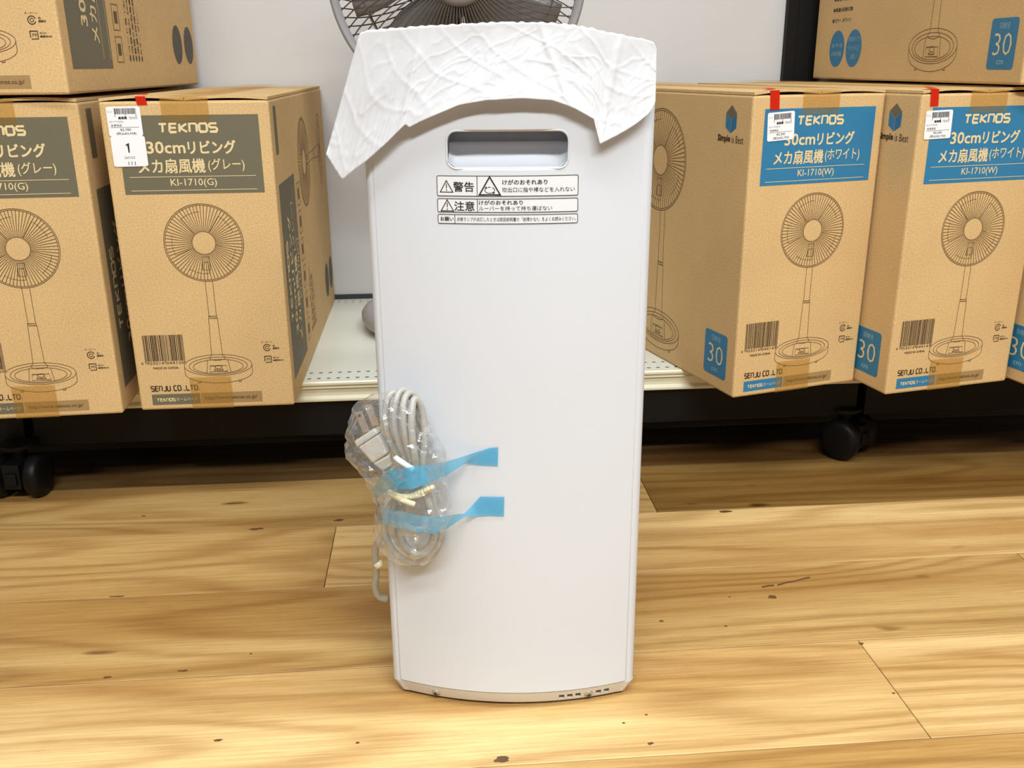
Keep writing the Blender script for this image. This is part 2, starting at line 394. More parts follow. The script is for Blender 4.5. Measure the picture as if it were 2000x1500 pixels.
# ------------------------------------------------------------------ floor
floor = Geo().box(-4, 4, -3, 3.2, -0.06, -0.0045).obj('floor', plain('subfloor_joint', lin(120, 84, 44), 0.7, var=0.1), None)
floor['kind'] = 'structure'
ROWS = [0.237, 0.427, 0.614, 0.803, 0.987, 1.180, 1.3635, 1.547, 1.731, 1.915, 2.10, 2.29, 2.48]
JOINT = {5: -0.171, 3: 0.513, 6: 0.344, 4: 0.84, 2: -0.35, 7: 0.25, 1: 0.15, 0: -0.6, 8: 0.1, 9: 0.5, 10: -0.3, 11: 0.2}
PL = 1.30
TONE = {}
for k in range(len(ROWS)-1):
    y0, y1 = ROWS[k], ROWS[k+1]; xj = JOINT[k]; PL = 1.52 if k == 4 else 1.30
    for q in range(-3, 3):
        x0 = xj+q*PL; x1 = x0+PL
        if x1 < -2.4 or x0 > 2.4: continue
        g = 0.0005; cx, cy = (x0+x1)/2, (y0+y1)/2; hx, hy = PL/2, (y1-y0)/2; e = 0.0009
        vs = [(-hx+g,-hy+g,-0.0045),(hx-g,-hy+g,-0.0045),(hx-g,hy-g,-0.0045),(-hx+g,hy-g,-0.0045),
              (-hx+g,-hy+g,-0.0006),(hx-g,-hy+g,-0.0006),(hx-g,hy-g,-0.0006),(-hx+g,hy-g,-0.0006),
              (-hx+g+e,-hy+g+e,0),(hx-g-e,-hy+g+e,0),(hx-g-e,hy-g-e,0),(-hx+g+e,hy-g-e,0)]
        fs = [(0,3,2,1),(0,1,5,4),(1,2,6,5),(2,3,7,6),(3,0,4,7),(4,5,9,8),(5,6,10,9),(6,7,11,10),(7,4,8,11),(8,9,10,11)]
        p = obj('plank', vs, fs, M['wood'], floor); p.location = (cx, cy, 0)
        v = 0.93+0.12*random.random()
        tone = (v, v*(0.98+0.03*random.random()), v*(0.93+0.1*random.random()))
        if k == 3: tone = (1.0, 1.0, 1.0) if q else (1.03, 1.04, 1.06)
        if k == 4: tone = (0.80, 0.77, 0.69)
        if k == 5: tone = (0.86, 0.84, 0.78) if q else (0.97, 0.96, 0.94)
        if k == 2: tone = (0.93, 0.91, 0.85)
        if k == 6: tone = (0.70, 0.66, 0.57)  # darker plank row, part of the boxes' shade put into its tone
        if (k, q) == (6, 0): tone = (0.36, 0.30, 0.19)  # dark plank of its own, deepened with shade from the shelf
        if k == 7: tone = (0.20, 0.165, 0.135)  # dark planks, with the under-shelf shade painted into the tone
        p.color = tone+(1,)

def on_floor(px, py):
    d = (px-1000)/F_PX*AX_R-(py-750)/F_PX*AX_U+AX_F; t = -CAM_H/d[2]; return d[0]*t, d[1]*t
g = Geo(); rm = random.Random(3)
for (px, py, a, b) in ((1508,1166,.0065,.0045),(1292,1213,.0028,.0022),(1418,1223,.0022,.0016),(1425,1166,.0018,.0014),(490,1277,.0016,.0014),(662,1016,.008,.004),(500,1033,.012,.003),(1350,984,.012,.003),(1417,999,.010,.004),
                       (1682,1257,.004,.002),(1745,1354,.002,.0015),(1218,1412,.0018,.0014),(1262,1396,.002,.0014),(280,1008,.004,.002),(210,1323,.006,.002),(358,1310,.006,.002),(425,1446,.005,.002),(698,1451,.002,.0016),(228,1165,.010,.0016),(980,1484,.008,.005),(1270,1452,.004,.002)):
    x, y = on_floor(px, py); n = len(g.v)
    for k in range(12):
        an = 2*math.pi*k/12; q = 0.75+0.5*rm.random(); g.v.append((x+a*q*math.cos(an), y+b*q*math.sin(an), 0.00012))
    g.f.append(tuple(range(n, n+12)))
S0 = [(1488,1147),(1500,1144),(1512,1143)], [(1518,1143),(1535,1138),(1552,1135),(1568,1131),(1582,1128)]
for seg in S0:
    P_ = [on_floor(*p) for p in seg]; n = len(g.v)
    for x, y in P_: g.v.append((x, y+0.0022*(0.6+0.8*rm.random()), 0.00012))
    for x, y in reversed(P_): g.v.append((x, y-0.0022*(0.6+0.8*rm.random()), 0.00012))
    g.f.append(tuple(range(n, len(g.v))))
gm = obj('grain_marks', g.v, g.f, plain('knot_brown', lin(96, 66, 36), 0.5, var=0.3, vscale=120), floor); gm['kind'] = 'stuff'

wall = Geo().box(-4, 4, 2.9, 3.0, 0, 3.0).obj('wall_back', M['wall'], None); wall['kind'] = 'structure'

# ------------------------------------------------------------------ display shelving
ZS, YF, YB = 0.1782, 1.557, 2.160
def shelf_unit(x0, x1, label, posts, casters, px0, px1):
    root = empty('display_shelf', ((x0+x1)/2, (YF+YB)/2, 0))
    tag(root, label, 'shelf', 'shop shelving bays')
    ox, oy = (x0+x1)/2, (YF+YB)/2
    # board with punched slots in two rows at the front and two at the back
    g = Geo(); zt, zb = ZS, ZS-0.0012; pit = 0.0164
    def strip(y0, y1): g.add([(x0,y0,zt),(x1,y0,zt),(x1,y1,zt),(x0,y1,zt)], [(0,1,2,3)])
    rows = [(1.574, 0), (1.606, 0.25), (2.128, 0.1), (2.146, 0.6)]
    rh = 0.007; ycur = YF
    for yc, ph in rows:
        strip(ycur, yc-rh); ycur = yc+rh
        n = int((x1-x0)/pit); pw = (x1-x0)/n
        for i in range(n):
            cx = x0+(i+0.5)*pw; a, b = 0.0042, 0.0040
            outer, inner = [], []
            for k in range(8):
                an = math.radians(22.5+45*k); c, d = math.cos(an), math.sin(an)
                sq = max(abs(c), abs(d)); outer.append((cx+c/sq*pw/2, yc+d/sq*rh, zt)); inner.append((cx+a*c, yc+b*d, zt))
            # true corners of the cell
            low = [(p[0], p[1], zb) for p in inner]
            cor = [(cx+pw/2,yc+rh,zt),(cx-pw/2,yc+rh,zt),(cx-pw/2,yc-rh,zt),(cx+pw/2,yc-rh,zt)]
            fs = [(k, (k+1) % 8, 8+(k+1) % 8, 8+k) for k in range(8)]+[(8+k, 8+(k+1) % 8, 16+(k+1) % 8, 16+k) for k in range(8)]
            fs += [(24, 1, 0), (25, 3, 2), (26, 5, 4), (27, 7, 6)]
            g.add(outer+inner+low+cor, fs)
    strip(ycur, YB)
    g.add([(x0,YF,zb),(x1,YF,zb),(x1,YF,zt),(x0,YF,zt)], [(0,1,2,3)])
    g.v = [(a-ox, b-oy, c) for a, b, c in g.v]
    b = obj('shelf_board', g.v, g.f, M['steel_white'], root)
    # price rail along the front, a bent plastic profile
    prof = [(0.004,ZS+0.0006),(-0.003,ZS+0.0006),(-0.0045,ZS-0.002),(-0.0045,ZS-0.0055),(-0.001,ZS-0.007),(0.0,ZS-0.0095),(-0.003,ZS-0.0115),(0.0015,ZS-0.014),
            (0.002,ZS-0.027),(-0.002,ZS-0.029),(-0.0045,ZS-0.031),(-0.0045,ZS-0.0345),(-0.003,ZS-0.036),(0.004,ZS-0.036)]
    n = len(prof); vs = [(x0-ox,YF-oy+p[0],p[1]) for p in prof]+[(x1-ox,YF-oy+p[0],p[1]) for p in prof]
    obj('price_rail', vs, [(i,(i+1) % n, n+(i+1) % n, n+i) for i in range(n)]+[tuple(range(n)), tuple(reversed(range(n,2*n)))], M['rail'], root)
    k = Geo().box(x0+0.004-ox, x1-0.004-ox, 1.562-oy, 1.575-oy, 0.0775, ZS-0.036).obj('kick_plate', M['black_steel'], root); bevel(k, 0.0015)
    for xx in (x0+0.01, x1-0.03): Geo().box(xx-ox, xx+0.02-ox, 1.58-oy, YB-oy, 0.085, ZS-0.024).obj('shelf_bracket', M['black_steel'], root)
    Geo().box(x0+0.006-ox, x1-0.006-ox, 1.577-oy-0.012, YB-oy-0.004, ZS-0.022, ZS-0.012).obj('added_hole_backing', M['black_steel'], root)  # black sheet added beneath the board so the punched holes look dark
    d = Geo().box(x0-ox, x1-ox, YB-0.002-oy, YB+0.02-oy, ZS-0.03, ZS+0.0105).obj('base_channel', plain('dark_channel', lin(52, 54, 62), 0.4, var=0.05), root)
    p = Geo().box(px0-ox, px1-ox, YB+0.004-oy, YB+0.018-oy, ZS+0.0105, 1.50).obj('back_panel', M['panel'], root)
    for xp in posts:
        po = Geo().box(xp-ox, xp+0.078-ox, 2.146-oy, 2.22-oy, 0.02, 1.55)
        po.box(xp+0.024-ox, xp+0.034-ox, 2.1445-oy, 2.147-oy, 0.2, 1.55)
        po.obj('upright', M['black_steel'], root)
    for (cx, cy, rz) in casters:
        c = empty('caster', (cx-ox, cy-oy, 0), rz); c.parent = root
        for sgn in (-1, 1):
            wv = Geo().lathe([(0.0,-0.0135),(0.024,-0.0135),(0.033,-0.012),(0.0375,-0.006),(0.0375,0.006),(0.033,0.012),(0.020,0.0135),(0.0,0.0135)], (sgn*0.031,0,0.0375), 'x', 32)
            wv.obj('wheel', M['black_rubber'], c, True)
        h = Geo().box(-0.015, 0.015, -0.030, 0.026, 0.022, 0.066); h.box(-0.010, 0.010, -0.0345, -0.029, 0.030, 0.052)
        bevel(h.obj('fork', M['black_rubber'], c), 0.004)
        Geo().lathe([(0,0.060),(0.012,0.060),(0.012,0.086),(0.030,0.086),(0.030,0.092),(0,0.092)], (0,0.012,0), 'z', 24).obj('swivel_plate', M['black_steel'], c, False)
    return root
shelf_unit(-2.155, -0.702, 'white perforated shelf bay behind the leftmost cardboard boxes', [], [], -2.14, -0.70)
shelf_unit(-0.695, 0.757, 'wide white perforated shelf bay on black casters carrying the grey fan', [-0.727], [(-0.714, 1.535, math.radians(-4)), (0.746, 1.566, math.radians(38))], -0.69, 0.795)
shelf_unit(0.764, 2.215, 'white perforated shelf bay under the rightmost boxes with a black upright', [0.779], [], 0.82, 2.2)

# ------------------------------------------------------------------ cardboard boxes with print
BW, BD, BH = 0.237, 0.714, 0.4695
def fan_drawing(F, cx, cz, r, bx, bz, a, b, h, lw):
    nw = 66
    F.ring(cx, cz, r, r, lw*1.3, 64); F.ring(cx, cz, r*0.965, r*0.965, lw, 64); F.ring(cx, cz, r*0.295, r*0.295, lw, 32)
    for i in range(nw):
        t = 2*math.pi*(i+0.5)/nw; c, s_ = math.cos(t), math.sin(t); n = (-s_, c)
        r0, r1 = r*0.30, r*0.965; w0, w1 = lw*0.9, lw*1.25
        F.poly([(cx+r0*c+n[0]*w0/2, cz+r0*s_+n[1]*w0/2), (cx+r0*c-n[0]*w0/2, cz+r0*s_-n[1]*w0/2),
                (cx+r1*c-n[0]*w1/2, cz+r1*s_-n[1]*w1/2), (cx+r1*c+n[0]*w1/2, cz+r1*s_+n[1]*w1/2)])
    for k in range(5):   # blades behind the grille
        t0 = 20+72*k
        F.ring(cx, cz, r*0.80, r*0.80, lw*0.7, 10, t0, t0+38)
        F.line([(cx+r*0.32*math.cos(math.radians(t0+40)), cz+r*0.32*math.sin(math.radians(t0+40))), (cx+r*0.80*math.cos(math.radians(t0+38)), cz+r*0.80*math.sin(math.radians(t0+38)))], lw*0.7)
    F.line([(cx-r*0.08, cz-r*0.36), (cx+r*0.08, cz-r*0.36), (cx+r*0.10, cz-r*0.7), (cx-r*0.10, cz-r*0.7)], lw, True)
    F.line([(cx-r*0.06, cz-r*0.5), (cx+r*0.06, cz-r*0.5)], lw)
    # tube
    k = r/0.058; zt = cz-r*0.985; zj = bz+0.077*k*0.98; zb = bz+0.012*k
    x1 = lambda q: bx+0.0055*k*q; x2 = lambda q: bx+0.0066*k*q; x3 = lambda q: bx+0.0084*k*q
    for q in (-1, 1):
        F.line([(x1(q), zt), (x1(q), zj+0.002*k)], lw); F.line([(x2(q), zj), (x3(q), zb+0.004*k), (x3(q)*1.0+0.004*k*q, zb)], lw)
    F.line([(x2(-1), zj), (x2(-1), zj+0.003*k), (x2(1), zj+0.003*k), (x2(1), zj)], lw, True)
    F.ring(bx, zb, 0.0125*k, 0.004*k, lw, 16, 180, 360)
    # base
    F.ring(bx, bz, a, b, lw, 48); F.ring(bx, bz-0.001*k, a*0.86, b*0.82, lw, 48); F.ring(bx, bz-0.002*k, a*0.74, b*0.66, lw, 40)
    F.ring(bx, bz-h, a, b, lw, 32, 180, 360)
    for q in (-1, 1):
        F.line([(bx+q*a, bz), (bx+q*a, bz-h)], lw)
        F.line([(bx+q*a*0.30, bz+b*0.55), (bx+q*a*0.36, bz-b*0.72)], lw)
        F.line([(bx+q*a*0.60-0.002*k, bz-h-b*0.8), (bx+q*a*0.60-0.002*k, bz-h-b*0.8-0.0022*k), (bx+q*a*0.60+0.002*k, bz-h-b*0.8-0.0022*k), (bx+q*a*0.60+0.002*k, bz-h-b*0.72)], lw)
    F.line([(bx-a*0.24, bz-b*0.05), (bx+a*0.24, bz-b*0.05), (bx+a*0.27, bz-b*0.60), (bx-a*0.27, bz-b*0.60)], lw, True)
    F.ring(bx, bz-b*0.18, a*0.10, b*0.16, lw*1.4, 16); F.ring(bx, bz-b*0.32, a*0.13, b*0.16, lw*1.2, 12, 180, 360)
    for i in range(4): F.rect(bx+a*(-0.13+0.075*i), bx+a*(-0.09+0.075*i), bz-b*0.50, bz-b*0.42)
def ean(F, x0, x1, z0, z1, seed):
    rd = random.Random(seed); n = 95; wdt = (x1-x0)/n; i = 0
    bars = [(0,1,1),(2,1,1),(46,1,1),(48,1,1),(92,1,1),(94,1,1)]
    p = 3
    while p < 45: b = rd.choice((1,1,2,2,3)); bars.append((p, min(b,45-p), 0)); p += b+rd.choice((1,1,2))
    p = 50
    while p < 91: b = rd.choice((1,1,2,2,3)); bars.append((p, min(b,91-p), 0)); p += b+rd.choice((1,1,2))
    for p, b, lng in bars: F.rect(x0+p*wdt, x0+(p+b)*wdt, z0-(0.004 if lng else 0), z1)
def title(F, col_name):
    """lettering of the title block, in the front face's own metres"""
    F.strokes('TEKnOS', 0.080, 0.161, 0.4205, 0.4350, 0.0031)
    F.text('30cm', 0.059, 0.1135, 0.3920, 0.4095, 0.018)
    F.text('リビング', 0.117, 0.185, 0.3905, 0.4100, 0.018)
    if col_name == 'grey':
        F.text('メカ扇風機', 0.044, 0.139, 0.3640, 0.3850, 0.012); F.text('(グレー)', 0.143, 0.195, 0.3650, 0.3845, 0.004)
        F.text('KI-1710(G)', 0.087, 0.153, 0.3430, 0.3562, 0.004)
    else:
        F.text('メカ扇風機', 0.042, 0.131, 0.3640, 0.3850, 0.012); F.text('(ホワイト)', 0.134, 0.198, 0.3650, 0.3845, 0.004)
        F.text('KI-1710(W)', 0.087, 0.153, 0.3430, 0.3562, 0.004)
    F.rect(0.030, 0.210, 0.3588, 0.3596); F.rect(0.030, 0.210, 0.3393, 0.3401)
def price_label(parent, x0, z0, tilt, yen, tax, model, second):
    """white shop price sticker at (x0, z0) = its lower left corner"""
    W, H = 0.047, 0.041
    c, s = math.cos(tilt), math.sin(tilt)
    F = Flat(); K = Flat(); G = Flat()
    off = 0.0425 if second else 0.0
    fn = lambda o: (lambda x, z: (x0+x*c-z*s, -o, z0+x*s+z*c))
    F.rrect(0, W, off, off+H, 0.0030)
    z = off
    ean(K, 0.011, 0.041, z+0.0305, z+0.0385, 5)
    K.text('扇風機', 0.0155, 0.0275, z+0.0235, z+0.0272, 0.03); G.text('TEKNOS', 0.030, 0.042, z+0.0235, z+0.0268)
    G.text(model, 0.003, 0.022, z+0.0185, z+0.0215); G.text('リユース', 0.001, 0.0085, z+0.0325, z+0.0355)
    K.text('未使用品', 0.004, 0.019, z+0.0135, z+0.0168); K.rect(0.003, 0.043, z+0.0120, z+0.0124)
    K.text(yen, 0.016, 0.031, z+0.0070, z+0.0108); K.text(tax, 0.010, 0.038, z+0.0015, z+0.0058)
    o = F.put('price_sticker', M['sticker'], parent, fn(0.0011)); o['label'] = 'white price sticker'
    K.put('price_print', M['black_print'], o, fn(0.0013)); G.put('price_fine_print', M['grey_print'], o, fn(0.0013))
    if second:
        F2 = Flat(); F2.rrect(0.0005, 0.0485, 0, 0.0425, 0.0030)
        K2 = Flat(); K2.line([(0.0205, 0.0298), (0.0240, 0.0325), (0.0240, 0.0195)], 0.0016)
        for i in range(3): K2.rect(0.021+0.0045*i, 0.0219+0.0045*i, 0.002, 0.007)
        G2 = Flat(); G2.text('260322', 0.0165, 0.0315, 0.0112, 0.0145)
        o2 = F2.put('stock_sticker', M['sticker'], parent, fn(0.0012)); o2['label'] = 'white stock sticker with a large 1'
        K2.put('stock_print', M['black_print'], o2, fn(0.0014)); G2.put('stock_fine_print', M['grey_print'], o2, fn(0.0014))

def make_box(kind):
    ink = M['ink_grey'] if kind == 'grey' else M['ink_blue']
    root = empty('fan_carton')
    rd = random.Random(11 if kind == 'grey' else 12)
    FT = 0.0045
    b = Geo().box(0, BW, 0, BD, 0, BH-FT).obj('carton_body', M['card'], root); bevel(b, 0.0035, 2)
    # two long top flaps, a little bowed where they are not taped down
    for sgn in (0, 1):
        nx, ny = 10, 14; vs = []; fs = []
        for lay in (0, 1):
            for j in range(ny+1):
                for i in range(nx+1):
                    u, t = i/nx, j/ny; y = 0.0005+(BD-0.001)*t*t if False else (BD-0.001)*t+0.0005
                    bow = 0.0042*math.sin(math.pi*min(1, u*1.0))*math.exp(-y/0.07)*(1.0 if sgn == 0 else 0.7)+0.0012*math.sin(math.pi*u)*math.sin(math.pi*t)
                    xx = 0.0012+u*(BW/2-0.002); xx = xx if sgn == 0 else BW-xx
                    vs.append((xx, y, BH-FT+0.0002+bow+lay*(FT-0.0004)))
        q = (nx+1)*(ny+1); I = lambda l, j, i: l*q+j*(nx+1)+i
        for j in range(ny):
            for i in range(nx):
                fs += [(I(0,j,i),I(0,j+1,i),I(0,j+1,i+1),I(0,j,i+1)), (I(1,j,i),I(1,j,i+1),I(1,j+1,i+1),I(1,j+1,i))]
        for i in range(nx): fs += [(I(0,0,i),I(0,0,i+1),I(1,0,i+1),I(1,0,i)), (I(0,ny,i),I(1,ny,i),I(1,ny,i+1),I(0,ny,i+1))]
        for j in range(ny): fs += [(I(0,j,0),I(1,j,0),I(1,j+1,0),I(0,j+1,0)), (I(0,j,nx),I(0,j+1,nx),I(1,j+1,nx),I(1,j,nx))]
        fix_normals(obj('top_flap', vs, fs, M['card'], root))
    fr = lambda o: (lambda x, z: (x, -o, z))
    # front print
    t = Flat().rect(0.021, 0.2205, 0.3345, 0.4455).put('title_panel', ink, root, fr(0.0003))
    F = Flat(); title(F, kind); F.put('title_lettering', M['cream'], t, fr(0.0006))
    F = Flat(); fan_drawing(F, 0.1245, 0.2615, 0.0580, 0.1255, 0.0705, 0.0515, 0.0172, 0.0118, 0.00075); d = F.put('fan_drawing', M['ink_line'], root, fr(0.0003))
    F = Flat(); ean(F, 0.016, 0.0765, 0.0800, 0.1215, 3 if kind == 'grey' else 4)
    F.text('4', 0.0095, 0.0128, 0.0745, 0.0790); F.text('955014', 0.0185, 0.0440, 0.0745, 0.0790); F.text('044150' if kind == 'grey' else '044143', 0.0475, 0.0745, 0.0745, 0.0790)
    F.text('MADE IN CHINA', 0.0270, 0.0650, 0.0668, 0.0705, 0.015); F.put('barcode', M['ink_dark'], root, fr(0.0003))
    F = Flat(); F.strokes('SEnJU CO.,LTD.', 0.0195, 0.0935, 0.0305, 0.0400, 0.0016); F.put('maker_lettering', M['ink_dark'], root, fr(0.0003))
    s1 = Flat().rect(0.0190, 0.0925, 0.0085, 0.0258).put('website_strip', ink, root, fr(0.0003))
    F = Flat(); F.strokes('TEKnOS', 0.0265, 0.0540, 0.0138, 0.0195, 0.0011); F.text('ホームページ', 0.0560, 0.0880, 0.0140, 0.0198); F.put('website_lettering', M['cream'], s1, fr(0.0006))
    s2 = Flat().rect(0.0940, 0.1880, 0.0085, 0.0258).put('address_strip', M['ink_strip'], root, fr(0.0003))
    F = Flat(); F.text('http://www.teknos.co.jp/', 0.1000, 0.1800, 0.0130, 0.0205, 0.008); F.put('address_lettering', M['ink_line'], s2, fr(0.0006))
    F = Flat(); F.text('ダンボール', 0.1940, 0.2110, 0.1040, 0.1070); F.ring(0.2025, 0.0965, 0.0052, 0.0052, 0.0013, 20, 20, 340); F.ring(0.2025, 0.0965, 0.0024, 0.0022, 0.0009, 12)
    F.text('箱', 0.2110, 0.2145, 0.0975, 0.1005); F.text('緩衝材', 0.2110, 0.2210, 0.0935, 0.0965, 0.02)
    F.line([(0.1975,0.0745),(0.1975,0.0825),(0.2075,0.0825),(0.2075,0.0725),(0.1985,0.0725)], 0.0012); F.text('プラ', 0.1995, 0.2058, 0.0755, 0.0798, 0.02)
    F.text('袋:PE', 0.2100, 0.2190, 0.0785, 0.0812); F.text('緩衝材:PS', 0.2100, 0.2260, 0.0742, 0.0770, 0.02); F.put('recycling_marks', M['ink_dark'], root, fr(0.0003))
    # packing tape: down the front from the top seam, up the front from the bottom, along the top
    g = Geo(); x0, x1 = 0.0855, 0.1520
    g.add([(x0,-0.0009,0.4365),(x1,-0.0009,0.4365),(x1,-0.0009,BH+0.0008),(x0,-0.0009,BH+0.0008)], [(0,1,2,3)])
    g.add([(x0,-0.0009,BH+0.0042),(x1,-0.0009,BH+0.0042),(x1,BD,BH+0.0042),(x0,BD,BH+0.0042)], [(0,1,2,3)])
    obj('top_packing_tape', g.v, g.f, M['tape'], root)
    x0, x1 = 0.0790, 0.1430
    obj('bottom_packing_tape', [(x0,-0.0009,0.0002),(x1,-0.0009,0.0002),(x1,-0.0009,0.0520),(x0,-0.0009,0.0520)], [(0,1,2,3)], M['tape'], root)
    # left side print (seen on the blue cartons); reading direction runs from the back edge to the front edge
    lf = lambda o: (lambda s, z: (-o, -s, z))
    if kind == 'blue':
        F = Flat(); fan_drawing(F, -0.267, 0.351, 0.086, -0.2515, 0.0585, 0.0745, 0.0285, 0.0125, 0.00095); F.put('side_fan_drawing', M['ink_line'], root, lf(0.0003))
        g = Flat().poly([(-0.069,0.4385),(-0.0545,0.4500),(-0.040,0.4385),(-0.0545,0.4290)]).put('cube_emblem', M['ink_grey'], root, lf(0.0003))
        Flat().poly([(-0.069,0.4378),(-0.0549,0.4283),(-0.0549,0.4090),(-0.069,0.4170)]).put('cube_emblem_face', M['ink_blue'], g, lf(0.0003))
        Flat().poly([(-0.0541,0.4283),(-0.040,0.4378),(-0.040,0.4170),(-0.0541,0.4090)]).put('cube_emblem_face', plain('ink_blue_deep', lin(38, 104, 146), 0.55, var=0.05, vscale=300), g, lf(0.0003))
        F = Flat(); F.text('Simple', -0.089, -0.054, 0.3930, 0.4060, 0.03); F.text('is Best', -0.0500, -0.0190, 0.3950, 0.4060, 0.0); F.put('slogan_lettering', M['ink_dark'], root, lf(0.0003))
        bd = Flat().rrect(-0.0905, -0.0245, 0.0215, 0.0955, 0.0060).put('size_badge', M['ink_blue'], root, lf(0.0003))
        F = Flat(); F.text('30', -0.0790, -0.0350, 0.0420, 0.0740, -0.012); F.put('badge_number', M['cream'], bd, lf(0.0006))
        F = Flat(); F.text('羽根径', -0.0700, -0.0440, 0.0800, 0.0890); F.put('badge_heading', M['pale'], bd, lf(0.0006))
        F = Flat(); F.text('cm', -0.0660, -0.0490, 0.0290, 0.0350); F.put('badge_unit', M['pale'], bd, lf(0.0006))
        for (cx, tx) in ((-0.6095, ('強･中･弱', '3段階')), (-0.5365, ('首振りで', 'ワイドに', '送風'))):
            ov = Flat().ellipse(cx, 0.0595, 0.0325, 0.0355).put('feature_oval', M['ink_blue'], root, lf(0.0003))
            F = Flat()
            for q, s in enumerate(tx):
                zc = (0.066, 0.050)[q] if len(tx) == 2 else (0.077, 0.060, 0.044)[q]
                hw = 0.023 if len(s) > 2 else 0.010
                F.text(s, cx-hw, cx+hw, zc-0.0045, zc+0.0045)
            F.put('oval_lettering', M['pale'], ov, lf(0.0006))
        F = Flat()
        for q, (s, wd) in enumerate((('●カラー  ホワイト', 0.082), ('●風量3段階切替', 0.085), ('●首振り左右角度調整付き', 0.140), ('●高さ調節可能', 0.095), ('●組立かんたん', 0.090))):
            F.text(s, -0.640, -0.640+wd, 0.110+0.0205*q, 0.118+0.0205*q, 0.01)
        F.put('feature_lettering', M['ink_dark'], root, lf(0.0003))
    else:
        # right side print, turned a quarter: text runs upwards, first line nearest the front edge
        rt = lambda o: (lambda s, z: (BW+o, s, z))
        k = 1.54
        rot = lambda o: (lambda x, z: (BW+o, 0.0285+(0.4455-z)*k*0.98, 0.0335+(x-0.021)*k))
        t = Flat().rect(0.021, 0.2205, 0.3345, 0.4455).put('side_title_panel', ink, root, rot(0.0003))
        F = Flat(); title(F, kind); F.put('side_title_lettering', M['cream'], t, rot(0.0006))
        for q in range(6):
            z0 = 0.043+0.048*q
            F = Flat(); F.line([(0.222,z0),(0.222,z0+0.038),(0.252,z0+0.038),(0.252,z0)], 0.0014, True); F.rect(0.230, 0.245, z0+0.010, z0+0.028); F.put('pictogram', M['ink_line'], root, rt(0.0003))
        rv = lambda o: (lambda x, z: (BW+o, 0.290-z, 0.040+x))
        F = Flat()
        for q, (s, wd) in enumerate((('●コード長 1.6m', 0.10), ('●消費電力 50/60Hz', 0.12), ('●首振り左右角度', 0.10), ('●風量3段階切替', 0.10), ('●カラー グレー', 0.08))):
            F.text(s, 0.004, 0.004+wd, -0.062+0.0155*(4-q), -0.054+0.0155*(4-q), 0.01)
        F.put('feature_lettering', M['ink_dark'], root, rv(0.0003))
        for cx in (0.582, 0.664):
            ov = Flat().ellipse(cx, 0.0755, 0.0325, 0.0355).put('feature_oval', M['ink_oval'], root, rt(0.0003))
        rf = lambda o: (lambda x, z: (BW+o, 0.345+(0.2615-z)*1.35, 0.345+(x-0.1245)*1.35))
        F = Flat(); fan_drawing(F, 0.1245, 0.2615, 0.0580, 0.1255, 0.0705, 0.0515, 0.0172, 0.0118, 0.00075); F.put('side_fan_drawing', M['ink_line'], root, rf(0.0003))
        Flat().rrect(0.032, 0.058, 0.385, 0.455, 0.003).put('side_size_badge', M['ink_grey'], root, rt(0.0003))
    return root

proto_g = make_box('grey'); proto_b = make_box('blue')
used = {'grey': False, 'blue': False}
def place_box(kind, x, y, z, deg, label):
    p = proto_g if kind == 'grey' else proto_b
    o = copy_tree(p) if used[kind] else p
    used[kind] = True
    o.location = (x, y, z); o.rotation_euler = (0, 0, math.radians(deg))
    tag(o, label, 'box', 'cardboard fan cartons on the shelf')
    return o
ZT = ZS+0.0005
L2 = place_box('grey', -0.7298, 1.4185, ZT, 2.35, 'grey-printed cardboard fan carton at the left picture edge, on the shelf, without stickers')
L1 = place_box('grey', -0.4685, 1.4385, ZT, 0.24, 'grey-printed cardboard fan carton with two white stickers left of the white appliance')
UL = place_box('grey', -0.7345, 1.4200, ZT+BH+0.006, -1.2, 'grey-printed cardboard fan carton stacked on top at upper left')
R1 = place_box('blue', 0.4665, 1.3980, ZT, 15.69, 'blue-printed cardboard fan carton right beside the white appliance')
R2 = place_box('blue', 0.7145, 1.3878, ZT, 11.64, 'second blue-printed cardboard fan carton from the white appliance, its front cut by the picture edge')
R3 = place_box('blue', 0.9715, 1.3760, ZT, 11.7, 'blue-printed cardboard fan carton at the right picture edge, only its side sliver in view')
UR = place_box('blue', 0.8690, 1.4000, ZT+BH+0.006, 2.9, 'blue-printed cardboard fan carton stacked on top at upper right, side face showing')
def red_tape(box, x0, x1, z0):
    g = Geo(); lean = 0.002
    g.add([(x0+lean,-0.0010,z0),(x1+lean,-0.0010,z0),(x1,-0.0010,BH+0.002),(x0,-0.0010,BH+0.002),(x0,0.02,BH+0.0052),(x1,0.02,BH+0.0052)], [(0,1,2,3),(3,2,5,4)])
    obj('red_tape', g.v, g.f, M['red'], box)['label'] = 'short strip of red tape over the box edge'
price_label(L1, 0.0105, 0.3745, math.radians(0.5), '¥2,780', '(税込¥3,058)', 'KI-1710(G)', True)
red_tape(L1, 0.052, 0.066, 0.4600)
price_label(R1, 0.0275, 0.3990, math.radians(3), '¥2,500', '(税込¥2,750)', 'KI-1710(W)', False)
red_tape(R1, 0.027, 0.043, 0.4440)
price_label(R2, 0.0105, 0.4000, math.radians(1.5), '¥2,500', '(税込¥2,750)', 'KI-1710(W)', False)
red_tape(R2, 0.0130, 0.0270, 0.4475)

